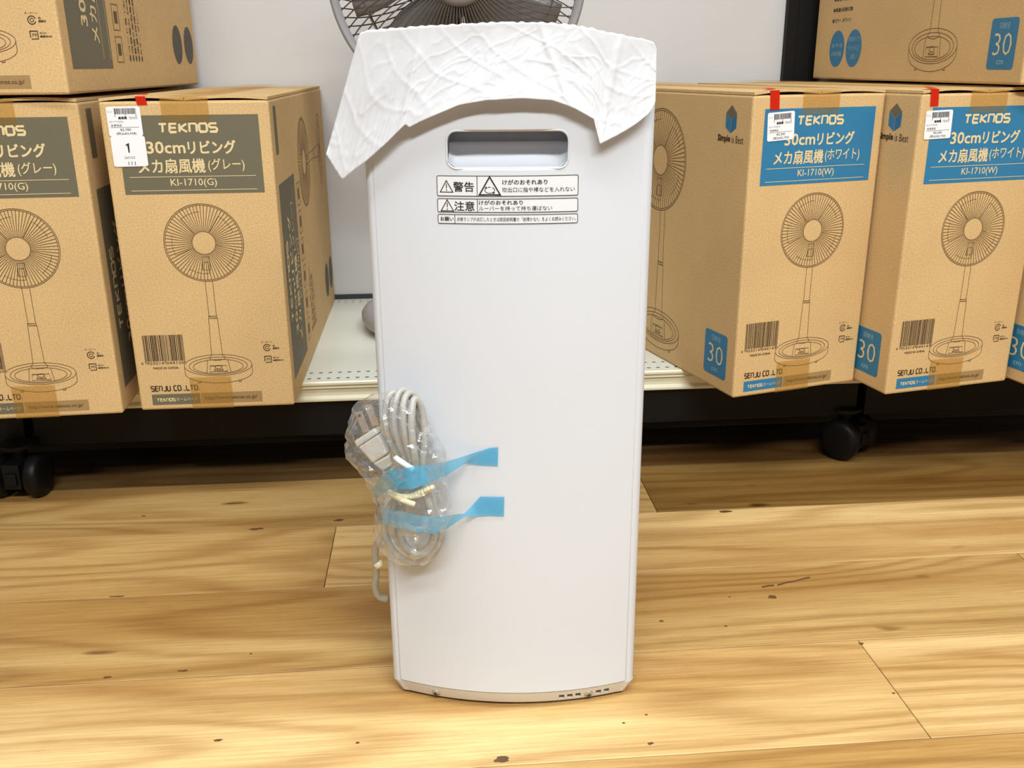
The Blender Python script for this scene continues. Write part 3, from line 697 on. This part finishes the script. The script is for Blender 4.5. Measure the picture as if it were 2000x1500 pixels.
# ------------------------------------------------------------------ grey fan behind the appliance
def fan():
    C0 = (0.041, 1.895, ZS)
    root = tag(empty('electric_fan', C0), 'grey electric fan standing on the shelf behind the white appliance', 'fan')
    g = Geo().lathe([(0,0.010),(0.170,0.010),(0.190,0.016),(0.195,0.024),(0.195,0.036),(0.190,0.044),(0.178,0.048),(0.165,0.047),(0.155,0.044),(0.0,0.048)], n=64)
    g.obj('base', M['fan_grey'], root, True)
    for k in range(4):
        a = math.radians(40+90*k+100); Geo().lathe([(0,0),(0.014,0),(0.016,0.005),(0.016,0.014),(0,0.014)], (0.165*math.cos(a),0.165*math.sin(a),0), n=16).obj('foot', M['black_rubber'], root)
    Geo().lathe([(0.0,0.044),(0.040,0.044),(0.034,0.060),(0.024,0.075),(0.0225,0.30),(0.0,0.30)], n=32).obj('lower_tube', M['fan_grey'], root, False)
    Geo().lathe([(0,0.29),(0.016,0.29),(0.016,0.60),(0,0.60)], n=24).obj('upper_tube', M['fan_grey'], root, False)
    bevel(Geo().box(-0.055, 0.055, -0.115, -0.035, 0.044, 0.060).obj('control_deck', M['fan_grey'], root), 0.006)
    hz = 0.656; hx = 0.012
    mot = Geo().lathe([(0,0.075),(0.030,0.075),(0.052,0.060),(0.062,0.030),(0.064,-0.03),(0.058,-0.055),(0,-0.055)], (hx,-0.02,hz), 'y', 40); mot.obj('motor_housing', M['fan_dark'], root, True)
    nb = Geo().box(-0.022, 0.022, -0.03, 0.03, 0.575, 0.615).obj('neck', M['fan_dark'], root); bevel(nb, 0.006)
    # guards: front from y=-0.20 (centre) to the rim, rear from the rim to the motor
    R = 0.2175; yr = -0.135
    rim = Geo()
    rim.lathe([(R,-0.012),(R+0.004,-0.010),(R+0.005,0.010),(R,0.012),(R-0.010,0.010),(R-0.011,-0.010),(R,-0.012)], (hx,yr,hz), 'y', 96)
    rim.obj('guard_rim', M['fan_grey'], root, True)
    def wires(front, n, tw):
        g = Geo()
        for i in range(n):
            a = 2*math.pi*i/n; pts = []
            for k in range(9):
                t = k/8; r = 0.050+(R-0.008-0.050)*t; an = a+tw*(t**1.5)
                y = (yr-0.062*(1-t**3.2)) if front else (yr+0.052*(1-t**2.6))
                pts.append((hx+r*math.cos(an), y, hz+r*math.sin(an)))
            g.tube(pts, 0.00115, 5, caps=False)
        for rr in ((0.165,) if front else (0.165, 0.09)):
            t = (rr-0.05)/(R-0.058); y = (yr-0.062*(1-t**3.2)+0.0015) if front else (yr+0.052*(1-t**2.6)+0.0015)
            g.tube([(hx+rr*math.cos(2*math.pi*k/72), y, hz+rr*math.sin(2*math.pi*k/72)) for k in range(72)], 0.0014, 5, closed=True)
        return g
    wires(True, 84, 0.20).obj('front_guard', M['wire'], root, True)
    wires(False, 84, -0.20).obj('rear_guard', M['wire'], root, True)
    Geo().lathe([(0,-0.012),(0.030,-0.011),(0.046,-0.007),(0.0535,0.0),(0.0535,0.006),(0.0,0.006)], (hx,yr-0.064,hz), 'y', 48).obj('guard_badge', M['fan_grey'], root, True)
    hub = Geo().lathe([(0,-0.035),(0.030,-0.034),(0.040,-0.025),(0.042,0.02),(0,0.02)], (hx,yr,hz), 'y', 40).obj('blade_hub', M['fan_dark'], root, True)
    for q in range(5):
        vs = []; fs = []; nr, na = 8, 8
        for j in range(nr+1):
            for i in range(na+1):
                r = 0.038+(0.186-0.038)*j/nr; half = math.radians(24+8*math.sin(math.pi*j/nr)); sweep = math.radians(16)*(j/nr)
                an = 2*math.pi*q/5+0.3+(i/na-0.5)*2*half+sweep
                y = yr+0.028*(0.5-i/na)*(1.1-0.4*j/nr)
                vs.append((hx+r*math.cos(an), y, hz+r*math.sin(an)))
        for j in range(nr):
            for i in range(na): a = j*(na+1)+i; fs.append((a,a+1,a+na+2,a+na+1))
        b = obj('fan_blade', vs, fs, plain('fan_blade_plastic', lin(112, 107, 104), 0.25, var=0.03) if q == 0 else bpy.data.materials['fan_blade_plastic'], root, True)
        md = b.modifiers.new('s', 'SOLIDIFY'); md.thickness = 0.002; bake(b)
    return root
fan()

# ------------------------------------------------------------------ white appliance (air purifier seen from behind)
PA = math.radians(6.0); PO = np.array([0.069, 0.892, 0.0])
EX = np.array([math.cos(PA), -math.sin(PA), 0]); EY = np.array([math.sin(PA), math.cos(PA), 0])
RA, HW, DP = 0.36, 0.1378, 0.272
def arc(x):
    x = max(-0.17, min(0.17, x)); return RA-math.sqrt(RA*RA-x*x)
def pl(px, py, off=0.0):
    """point of the appliance's back surface (its own metres) that lies under a photo position, 'off' behind (+) or in front (-) of the skin"""
    d = (px-1000)/F_PX*AX_R-(py-750)/F_PX*AX_U+AX_F; c = np.array([0, 0, CAM_H]); ly = 0.0
    for _ in range(25):
        s = ((PO+EY*ly)-c)@EY/(d@EY); p = c+s*d-PO; lx = p@EX; ly = arc(lx)+off
    return np.array([lx, ly, p[2]])
def plan(inset=0.0, n=40, rc=0.012):
    """closed outline, counter-clockwise seen from above, starting at the back's left corner"""
    hw = HW-inset; pts = []
    xc = hw-rc
    for i in range(n+1):
        x = -xc+2*xc*i/n; pts.append((x, arc(x)+inset))
    yc = arc(xc)+inset
    for k in range(1, 7):
        a = math.radians(-72+72*k/6); pts.append((xc+rc*math.cos(a), yc+rc*0.96+rc*math.sin(a)))
    yb = DP-inset; rf = 0.03
    for k in range(7):
        a = math.radians(90*k/6); pts.append((hw-rf+rf*math.cos(a), yb-rf+rf*math.sin(a)))
    left = [(-x, y) for x, y in reversed(pts[n+1:])]
    return pts+left
def purifier():
    root = empty('air_purifier', tuple(PO), -PA)
    tag(root, 'tall white air purifier seen from its curved back, standing on the wood floor', 'air purifier')
    crown = lambda x: 0.688+0.024*(1-(x/HW)**2)
    # body
    lv = [(0.0, 0.021), (0.0, 0.15), (0.0, 0.55), (0.0, 0.676)]
    rings = []
    for ins, z in lv: rings.append([(x, y, z) for x, y in plan(ins)])
    for k in range(1, 6):
        a = math.radians(90*k/5); ins = 0.012*(1-math.cos(a)); dz = math.sin(a)
        rings.append([(x, y, 0.676+(crown(x)-0.676)*dz) for x, y in plan(ins)])
    n = len(rings[0]); vs = [p for r in rings for p in r]; fs = []
    for j in range(len(rings)-1):
        for i in range(n): fs.append((j*n+i, j*n+(i+1) % n, (j+1)*n+(i+1) % n, (j+1)*n+i))
    fs.append(tuple(reversed(range(n)))); t = (len(rings)-1)*n
    # top cap: strips between mirrored points keep the crown
    h = 40+1+6+7
    top = [t+i for i in range(n)]
    vs.append((0, DP*0.5, 0.7122)); ce = len(vs)-1
    for i in range(n): fs.append((top[i], top[(i+1) % n], ce))
    body = fix_normals(obj('body', vs, fs, M['white_plastic'], root, True))
    # handle opening cut through body and back panel
    def rr_prism(x0, x1, z0, z1, r, y0, y1):
        F = Flat().rrect(x0, x1, z0, z1, r, 6); q = len(F.v)
        v = [(a, y0, b) for a, b in F.v]+[(a, y1, b) for a, b in F.v]
        f = [tuple(range(q)), tuple(reversed(range(q, 2*q)))]+[(i, q+i, q+(i+1) % q, (i+1) % q) for i in range(q)]
        return fix_normals(obj('cutter', v, f, M['white_plastic'], root))
    cutter = rr_prism(-0.0565, 0.0565, 0.5978, 0.6322, 0.0095, -0.03, 0.046)
    cut(body, cutter)
    # back panel: a thin curved skin, proud of the body, with a seam down each side
    xs = [-0.1290+0.2580*i/40 for i in range(41)]; g = Geo(); v = []
    for z in (0.0225, 0.682):
        for o in (-0.0016, 0.002): v += [(x, arc(x)+o, z) for x in xs]
    g.v = v; N = 41
    for i in range(N-1):
        g.f += [(i,i+1,2*N+i+1,2*N+i), (N+i,3*N+i,3*N+i+1,N+i+1), (i,N+i,N+i+1,i+1), (2*N+i,2*N+i+1,3*N+i+1,3*N+i)]
    g.f += [(0,2*N,3*N,N), (N-1,2*N-1,4*N-1,3*N-1)]
    pan = g.obj('back_panel', M['white_plastic'], root)
    cut(pan, cutter)
    bpy.data.objects.remove(cutter)
    for o in (body, pan):
        o.data.polygons.foreach_set('use_smooth', [True]*len(o.data.polygons))
        bm = bmesh.new(); bm.from_mesh(o.data)
        for e in bm.edges:
            if len(e.link_faces) == 2 and e.calc_face_angle(0) > math.radians(35): e.smooth = False
        bm.to_mesh(o.data); bm.free()
    bev = pan.modifiers.new('b', 'BEVEL'); bev.width = 0.0012; bev.segments = 2; bev.limit_method = 'ANGLE'; bev.angle_limit = math.radians(50); bake(pan)
    # rounded rim and scoop inside the handle opening
    rim = Geo(); F = Flat().rrect(-0.0565, 0.0565, 0.5978, 0.6322, 0.0095, 6)
    rim.tube([(x, arc(x)-0.0012, z) for x, z in F.v], 0.0011, 8, closed=True); rim.obj('handle_rim', M['white_plastic'], root, True)
    sv = []; prof = [(0.001,0.5985),(0.006,0.5990),(0.013,0.6010),(0.019,0.6050),(0.023,0.6100),(0.0255,0.6160),(0.0270,0.6195),(0.0300,0.6200),(0.0455,0.6200)]
    cols = [-0.0560,-0.053,-0.049]+[-0.044+0.088*i/8 for i in range(9)]+[0.049,0.053,0.0560]
    for x in cols:
        e = max(0.0, (abs(x)-0.046)/0.010); 
        for (y, z) in prof: sv.append((x, arc(x)+y-0.004*e*e, z+0.007*e*e*(1-(z-0.5985)/0.0215)))
    q = len(prof); sf = [(i*q+j, (i+1)*q+j, (i+1)*q+j+1, i*q+j+1) for i in range(len(cols)-1) for j in range(q-1)]
    fix_normals(obj('handle_scoop', sv, sf, M['white_plastic'], root, True))
    # base band, tapering inwards to the floor
    a, b = plan(0.0115), plan(-0.0002); m_ = len(a)
    bv = [(x, y, 0.0035) for x, y in plan(0.0085)]+[(x, y, 0.0050) for x, y in plan(0.0065)]+[(x, y, 0.0205) for x, y in b]
    for fx in (-0.09, 0.09):
        for fy in (0.05, 0.225): Geo().lathe([(0,0),(0.014,0),(0.016,0.002),(0.016,0.0045),(0,0.0045)], (fx,fy,0), n=20).obj('foot', M['black_rubber'], root)
    bf = [(j*m_+i, j*m_+(i+1) % m_, (j+1)*m_+(i+1) % m_, (j+1)*m_+i) for j in range(2) for i in range(m_)]
    bf += [tuple(reversed(range(m_))), tuple(range(2*m_, 3*m_))]
    band = fix_normals(obj('base_band', bv, bf, M['white_plastic2'], root))
    cg = Geo()
    for x in (0.0555, 0.0648, 0.0741, 0.0975, 0.1068): cg.box(x-0.0030, x+0.0030, arc(x)-0.02, arc(x)+0.016, 0.0082, 0.0152)
    cu = cg.obj('cutter', M['white_plastic2'], root); cut(band, cu); bpy.data.objects.remove(cu)
    for x in (-0.0874, 0.0862):
        y = arc(x)+0.0036; s = Geo().lathe([(0,-0.0016),(0.0026,-0.0014),(0.0042,-0.0004),(0.0046,0.0012),(0,0.0012)], (0,0,0), 'y', 24).obj('screw', M['chrome'], root, True)
        s.location = (x, y, 0.0112); s.rotation_euler = (math.radians(20), 0, math.asin(x/RA)); s.scale = (1.15, 1.15, 1.15)
        c = Geo().box(-0.0024,0.0024,-0.0021,-0.0012,-0.0005,0.0005).box(-0.0005,0.0005,-0.0021,-0.0012,-0.0024,0.0024).obj('screw_cross', M['black_print'], s)
    # warning label
    cv = lambda o: (lambda x, z: (x, arc(x)-0.0016-o, z))
    def strip(name, x0, x1, z0, z1, mat, parent, o):
        v, f = [], []; n_ = 24
        for i in range(n_+1):
            x = x0+(x1-x0)*i/n_; v += [cv(o)(x, z0), cv(o)(x, z1)]
        f = [(2*i,2*i+2,2*i+3,2*i+1) for i in range(n_)]
        return obj(name, v, f, mat, parent)
    def curved_line(F, pts, wd, closed=False):
        out = []
        n_ = len(pts)
        for i in range(n_ if closed else n_-1):
            p, q_ = np.array(pts[i]), np.array(pts[(i+1) % n_]); k = max(1, int(abs(q_[0]-p[0])/0.006))
            out += [tuple(p+(q_-p)*j/k) for j in range(k)]
        if not closed: out.append(tuple(pts[-1]))
        F.line(out, wd, closed)
    def frame(F, x0, x1, z0, z1, wd=0.0006, r=0.0012):
        curved_line(F, Flat().rrect(x0, x1, z0, z1, r, 3).v, wd, True)
    def warn(F, cx, z0, z1, wd, hw):
        F.line([(cx-hw, z0), (cx+hw, z0), (cx, z1)], wd, True)
    lab = strip('warning_label', -0.0668, 0.0660, 0.5725, 0.5920, M['label_white'], root, 0.0002); lab['label'] = 'upper row of the black and white warning label'
    F = Flat(); frame(F, -0.0664, 0.0656, 0.5730, 0.5915); curved_line(F, [(-0.0286, 0.5730), (-0.0286, 0.5915)], 0.0006)
    warn(F, -0.0575, 0.5765, 0.5872, 0.0008, 0.0060); F.rect(-0.0579, -0.0571, 0.5800, 0.5845); F.rect(-0.0580, -0.0570, 0.5778, 0.5787)
    F.text('警告', -0.0510, -0.0315, 0.5768, 0.5862, 0.008)
    warn(F, -0.0168, 0.5742, 0.5907, 0.0013, 0.0098); F.ring(-0.0168, 0.5785, 0.0046, 0.0028, 0.0006, 20, 120, 420); F.ring(-0.0168, 0.5785, 0.0046, 0.0028, 0.0006, 6, 80, 110)
    F.poly([(-0.0198,0.5822),(-0.0192,0.5800),(-0.0216,0.5806)]); F.poly([(-0.0136,0.5748),(-0.0142,0.5770),(-0.0118,0.5764)])
    F.text('けがのおそれあり', -0.0050, 0.0370, 0.5835, 0.5882, 0.012); F.text('吹出口に指や棒などを入れない', -0.0050, 0.0625, 0.5766, 0.5812, 0.0)
    F.put('warning_print', M['black_print'], lab, cv(0.0004))
    lab = strip('warning_label', -0.0668, 0.0660, 0.5575, 0.5708, M['label_white'], root, 0.0002); lab['label'] = 'middle row of the black and white warning label'
    F = Flat(); frame(F, -0.0664, 0.0656, 0.5580, 0.5703); curved_line(F, [(-0.0286, 0.5580), (-0.0286, 0.5703)], 0.0006)
    warn(F, -0.0572, 0.5590, 0.5693, 0.0008, 0.0060); F.rect(-0.0576, -0.0568, 0.5624, 0.5668); F.rect(-0.0577, -0.0567, 0.5602, 0.5611)
    F.text('注意', -0.0505, -0.0313, 0.5592, 0.5682, 0.008)
    F.text('けがのおそれあり', -0.0272, 0.0140, 0.5650, 0.5692, 0.012); F.text('ルーバーを持って持ち運ばない', -0.0272, 0.0415, 0.5596, 0.5638, 0.0)
    F.put('warning_print', M['black_print'], lab, cv(0.0004))
    lab = strip('warning_label', -0.0668, 0.0660, 0.5468, 0.5560, M['label_white'], root, 0.0002); lab['label'] = 'lower row of the black and white warning label'
    F = Flat(); frame(F, -0.0664, 0.0656, 0.5472, 0.5556); curved_line(F, [(-0.0502, 0.5472), (-0.0502, 0.5556)], 0.0006)
    F.text('お願い', -0.0642, -0.0515, 0.5494, 0.5535, 0.012)
    F.text('点検ランプが点灯したときは取扱説明書の「故障かな!?」をよくお読みください。', -0.0485, 0.0640, 0.5494, 0.5534, 0.0)
    F.put('warning_print', M['black_print'], lab, cv(0.0004))
    return root
pur = purifier()
def in_pur(p): return tuple(PO+EX*p[0]+EY*p[1]+np.array([0, 0, p[2]]))

# ------------------------------------------------------------------ packing sheet draped over the top
def sheet():
    TOP = [(701,70),(706,64),(716,60),(760,57),(810,53),(860,50),(915,47),(960,45),(1020,44),(1080,46),(1125,50),(1160,57),(1195,65),(1235,73),(1262,78),(1277,84),(1283,95)]
    BOT = [(637,301),(652,327),(668,352),(690,333),(715,315),(735,297),(754,280),(775,259),(791,243),(799,249),(820,238),(845,227),(897,205),(950,196),(1020,192),(1079,196),(1105,205),(1125,213),(1160,233),(1163,247),(1172,282),(1195,270),(1223,255),(1245,240),(1265,224),(1274,212),(1280,198)]
    def along(P, u):
        L = [0.0]
        for a, b in zip(P, P[1:]): L.append(L[-1]+math.hypot(b[0]-a[0], b[1]-a[1]))
        t = u*L[-1]
        for i in range(len(P)-1):
            if t <= L[i+1] or i == len(P)-2:
                k = (t-L[i])/(L[i+1]-L[i]+1e-9); return np.array(P[i])*(1-k)+np.array(P[i+1])*k
    NU, NV, NB = 220, 70, 30
    # bottom parameter keyed to x of the top so folds run nearly vertical
    tx = [along(TOP, i/NU) for i in range(NU+1)]
    bl = [along(BOT, i/2000) for i in range(2001)]
    def bot_at(i):
        # arc-length blend, a little faster across the long lower left wing and lower right tip
        u = i/NU
        return bl[int(round(2000*u))]
    V = []; rows = NV+NB
    def ridge(a, w): return max(0.0, 1-abs(a)/w)
    def wr(u, v):
        x = u*0.62; z = v*0.2
        n1 = noise.noise(Vector((x*22, z*14, 1.3)))
        n2 = 1-abs(noise.noise(Vector((x*30+2.1*n1, z*26-x*10, 4.7))))*2
        n3 = 1-abs(noise.noise(Vector((x*16+z*18, z*8, 9.1))))*2
        n4 = noise.noise(Vector((x*140, z*10, 2.2)))
        fold = 0.0032*math.exp(-((u-0.21-0.05*(1-v))/0.010)**2)+0.0030*math.exp(-((u-0.70+0.10*v)/0.010)**2)+0.0026*math.exp(-((u-0.87+0.05*(1-v))/0.009)**2)
        pleat = 0.00045*math.sin(u*2*math.pi*52+3*n1)*max(0.0, 0.75-v)
        return 0.0013*n1+0.0005*max(0, n2)**6+0.0006*max(0, n3)**8+0.0003*n4+fold*0.4+pleat
    def scal(u): return 0.0009*noise.noise(Vector((u*58, 0.3, 5)))+0.0004*math.sin(u*2*math.pi*30)
    for i in range(NU+1):
        u = i/NU; T = tx[i]; B = bot_at(i)
        col = []
        for j in range(NV+1):
            v = j/NV; p = B*(1-v)+T*v
            off = -0.0052-0.008*(1-v)**2-wr(u, v)*(0.35+0.65*(1-v**6))
            if u < 0.30: off -= 0.004*(1-v)*(0.30-u)/0.30
            q = pl(p[0], p[1], off)
            if q[0] < -HW: q[1] += 0.0
            col.append(q)
        e = col[-1].copy(); z0 = e[2]; r = 0.009
        # roll the front sheet's last rows into the top edge
        for j in range(1, NB+1):
            t = j/NB
            if t < 0.25:
                a = t/0.25*math.pi/2; q = np.array([e[0], e[1]+r*math.sin(a), z0-r*(1-math.cos(a))*0.0+0.0006*math.sin(2*a)])
            else:
                s = (t-0.25)/0.75
                q = np.array([e[0]*(1-0.03*s), e[1]+r+s*0.20, z0-0.0015-0.004*s+0.0012*noise.noise(Vector((e[0]*60, s*9, 3)))])
            q[2] += scal(u)*(1-t)
            col.append(q)
        col[NV][2] += scal(u)
        V += col
    R_ = NV+NB+1; f = [(i*R_+j, (i+1)*R_+j, (i+1)*R_+j+1, i*R_+j+1) for i in range(NU) for j in range(R_-1)]
    o = obj('packing_sheet', V, f, M['tissue'], None, True)
    o.location = tuple(PO); o.rotation_euler = (0, 0, -PA)
    md = o.modifiers.new('s', 'SOLIDIFY'); md.thickness = 0.0005; md.offset = 0; bake(o)
    tag(o, 'crumpled white packing sheet draped over the top of the white air purifier', 'packing sheet')
sheet()

# ------------------------------------------------------------------ power cord bundle, bag, blue tape
CR = lambda x, y: (650+x/3.125, 720+y/3.125)
def cp(x, y, off): return in_pur(pl(*CR(x, y), off))
def cord_bundle():
    base = cp(500, 1180, -0.01)
    root = tag(empty('power_cord', base), 'coiled light grey power cord with plug hanging on the back of the air purifier', 'power cord')
    rel = lambda p: tuple(np.array(p)-np.array(base))
    def tub(name, pts, r, mat, closed=False, n=10, k=7):
        g = Geo(); g.tube([rel(p) for p in smooth_pts([cp(*q) for q in pts], k, closed)], r, n, closed); return g.obj(name, mat, root, True)
    loops = [
     [(440,610,-.030),(370,480,-.034),(325,350,-.036),(330,200,-.030),(375,150,-.022),(430,230,-.016),(480,420,-.014),(520,620,-.016),(590,780,-.018),(650,920,-.016),(655,1050,-.014),(590,1150,-.016),(480,1185,-.018),(370,1110,-.02),(318,980,-.022),(340,860,-.026),(420,730,-.030)],
     [(470,610,-.036),(410,470,-.041),(375,330,-.042),(385,200,-.036),(420,135,-.026),(480,170,-.018),(530,330,-.016),(540,520,-.018),(560,640,-.022),(610,800,-.026),(630,930,-.026),(600,1060,-.024),(530,1125,-.026),(440,1100,-.028),(375,1000,-.03),(380,850,-.034),(440,720,-.036)],
     [(490,615,-.041),(455,470,-.047),(430,330,-.046),(435,200,-.038),(470,150,-.028),(520,200,-.022),(555,330,-.022),(550,500,-.024),(545,620,-.030),(575,770,-.034),(590,880,-.034),(570,960,-.034),(500,985,-.036),(440,940,-.038),(425,850,-.042),(460,720,-.042)],
     [(505,620,-.046),(490,470,-.050),(480,330,-.046),(495,190,-.034),(540,240,-.028),(560,400,-.030),(545,610,-.036),(560,740,-.040),(600,870,-.040),(625,990,-.036),(590,1090,-.034),(510,1130,-.034),(430,1060,-.036),(410,930,-.040),(450,760,-.044)],
    ]
    for lp in loops: tub('cord', lp, 0.0036, M['cord'], True)
    # tail to the appliance's lower left edge, with its clip
    tub('cord', [(330,900,-.020),(305,1010,-.014),(262,1090,-.008),(262,1190,-.003),(265,1260,.002),(258,1330,.006),(280,1390,.012),(330,1408,.020)], 0.0038, M['cord'])
    tub('cord_clip', [(270,1180,-.003),(290,1205,-.002)], 0.0056, M['tie'], n=10, k=2)
    # plug: tapered housing, ribbed relief, two blades
    g = Geo(); a = [np.array(cp(*q)) for q in ((205,395,-.040),(228,430,-.040),(300,540,-.040),(345,610,-.038))]
    def slab(p0, p1, w0, w1, d0, d1):
        t = p1-p0; L = np.linalg.norm(t); t = t/L; nrm = -EY; s = np.cross(t, nrm); s /= np.linalg.norm(s); nrm = np.cross(s, t)
        v = []
        for p, w_, d_ in ((p0, w0, d0), (p1, w1, d1)):
            for i, j in ((-1,-1),(1,-1),(1,1),(-1,1)): v.append(rel(p+s*w_*i/2+nrm*d_*j/2))
        return v, [(0,1,2,3),(7,6,5,4),(0,4,5,1),(1,5,6,2),(2,6,7,3),(3,7,4,0)]
    g.add(*slab(a[0], a[1], 0.026, 0.027, 0.017, 0.018)); g.add(*slab(a[1], a[2], 0.025, 0.020, 0.016, 0.014)); g.add(*slab(a[2], a[3], 0.020, 0.010, 0.014, 0.010))
    bevel(g.obj('plug_housing', M['plug'], root), 0.002, 2)
    r = Geo()
    for k in range(5):
        p = np.array(cp(335+20*k, 590+24*k, -.040)); q = np.array(cp(343+20*k, 600+24*k, -.040)); r.tube([rel(p), rel(q)], 0.0062-0.0004*k, 12)
    r.obj('strain_relief', M['cord'], root, True)
    for (x, y) in ((205,385),(262,345)):
        p0 = np.array(cp(x, y, -.040)); p1 = np.array(cp(x-48, y-122, -.044))
        v, f = slab(p0, p1, 0.0070, 0.0070, 0.0016, 0.0016)
        bl = fix_normals(obj('plug_blade', v, f, plain('plug_blade_metal', lin(168, 160, 154), 0.3, metal=0.4, var=0.05) if x == 205 else bpy.data.materials['plug_blade_metal'], root))
        if x == 205:
            hc = p0*0.18+p1*0.82-EY*0.0010; Geo().lathe([(0,-0.0002),(0.0016,-0.0002),(0.0016,0.0005),(0,0.0005)], rel(hc), 'y', 14).obj('blade_hole', M['black_print'], bl)
    # ties
    tub('cable_tie', [(330,740,-.034),(400,775,-.054),(470,780,-.056),(545,765,-.050),(615,720,-.036)], 0.0028, M['tie'], n=6)
    tub('cable_tie', [(345,760,-.040),(410,795,-.058),(460,815,-.060),(500,828,-.058)], 0.0030, M['tie'], n=6)
    g = Geo()
    for k in range(8): p = np.array(cp(470+19*k, 782-8*k, -.055+.001*k)); g.lathe([(0,-0.003),(0.0024,-0.002),(0.0030,0),(0.0024,0.002),(0,0.003)], rel(p), 'y', 8)
    g.obj('tie_beads', M['tie'], root, True)
    tub('twist_tie', [(380,545,-.052),(430,580,-.056),(490,618,-.052)], 0.0034, M['sticker'], n=4, k=4)
    return root
cord_bundle()

def poly_bag():
    # outline of the bag down its length: centre x, half width in crop pixels, centre y, half thickness (m)
    prof = [(330,55,108,.014),(345,165,150,.026),(365,212,230,.031),(380,255,330,.033),(405,275,420,.034),(435,265,520,.034),(480,235,610,.034),(515,215,700,.035),(515,220,790,.036),(495,200,880,.035),(490,175,960,.032),(505,135,1030,.025),(515,90,1075,.015)]
    P = smooth_pts([(a, b, c, d) for a, b, c, d in prof], 4); NA = 40; V = []
    base = np.array(cp(500, 1000, -0.02))
    for i, (cx, hw, cy, th) in enumerate(P):
        for k in range(NA):
            a = 2*math.pi*k/NA
            nz = noise.noise(Vector((math.cos(a)*2.2, math.sin(a)*2.2, i*0.16)))+0.9*noise.noise(Vector((math.cos(a)*6.5, math.sin(a)*6.5, i*0.45+7)))
            w_ = hw*(1+0.12*nz); t_ = th*(1+0.20*nz)
            off = -0.0295-t_*math.copysign(abs(math.sin(a))**0.62, math.sin(a))*0.92
            p = pl(*CR(cx+w_*math.cos(a)+14*noise.noise(Vector((i*0.5, k*0.6, 3))), cy+12*noise.noise(Vector((i*0.4, k*0.5, 9)))), 0)
            q = pl(*CR(cx, cy), 0)
            p[1] = max(arc(p[0])*1.0-0.0018+min(0, off), -0.09) if off < -0.002 else arc(p[0])-0.003
            V.append(np.array(in_pur(p))-base)
    n = len(P); f = [(i*NA+k, i*NA+(k+1) % NA, (i+1)*NA+(k+1) % NA, (i+1)*NA+k) for i in range(n-1) for k in range(NA)]
    f += [tuple(range(NA)), tuple(reversed(range((n-1)*NA, n*NA)))]
    o = obj('plastic_bag', V, f, M['bag'], None, False); o.location = tuple(base)
    bm = bmesh.new(); bm.from_mesh(o.data); bmesh.ops.triangulate(bm, faces=bm.faces); bmesh.ops.recalc_face_normals(bm, faces=bm.faces); bm.to_mesh(o.data); bm.free()
    tag(o, 'clear crinkled plastic bag around the coiled power cord', 'plastic bag')
poly_bag()

def blue_tape():
    # pairs of (upper, lower) edge positions along the strip, with stand-off from the appliance's skin
    S = [((1010,478),(1007,595),-.0028),((960,482),(905,590),-.0028),((905,500),(818,580),-.004),((800,535),(800,585),-.014),((700,565),(690,655),-.028),((560,588),(580,700),-.056),
         ((450,605),(480,738),-.066),((340,622),(385,735),-.062),((290,660),(330,740),-.048),((262,705),(300,770),-.030),((252,735),(262,790),-.018),((255,775),(275,850),-.022),
         ((270,800),(285,880),-.034),((300,850),(300,945),-.050),((400,868),(405,975),-.062),((520,895),(520,998),-.064),((620,905),(640,1010),-.054),((720,893),(700,975),-.034),((800,885),(805,905),-.015),
         ((850,835),(880,898),-.004),((900,780),(960,898),-.0028),((1047,782),(1044,902),-.0028)]
    def dense(P):
        out = []
        for a, b in zip(P, P[1:]):
            for k in range(4): t = k/4; out.append(np.array(cp(*[a[i]*(1-t)+b[i]*t for i in range(3)])))
        out.append(np.array(cp(*P[-1]))); return out
    base = np.array(cp(640, 750, -0.02)); up = dense([(a[0], a[1], o) for a, b, o in S]); dn = dense([(b[0], b[1], o) for a, b, o in S])
    V = []
    for a, b in zip(up, dn): V += [a-base, (a*2+b)/3-base, (a+b*2)/3-base, b-base]
    f = [(4*i+j, 4*i+4+j, 4*i+5+j, 4*i+1+j) for i in range(len(up)-1) for j in range(3)]
    o = obj('blue_tape', V, f, M['bluetape'], None, True); o.location = tuple(base)
    tag(o, 'folded strip of light blue tape fixing the bagged cord to the air purifier', 'tape')
blue_tape()
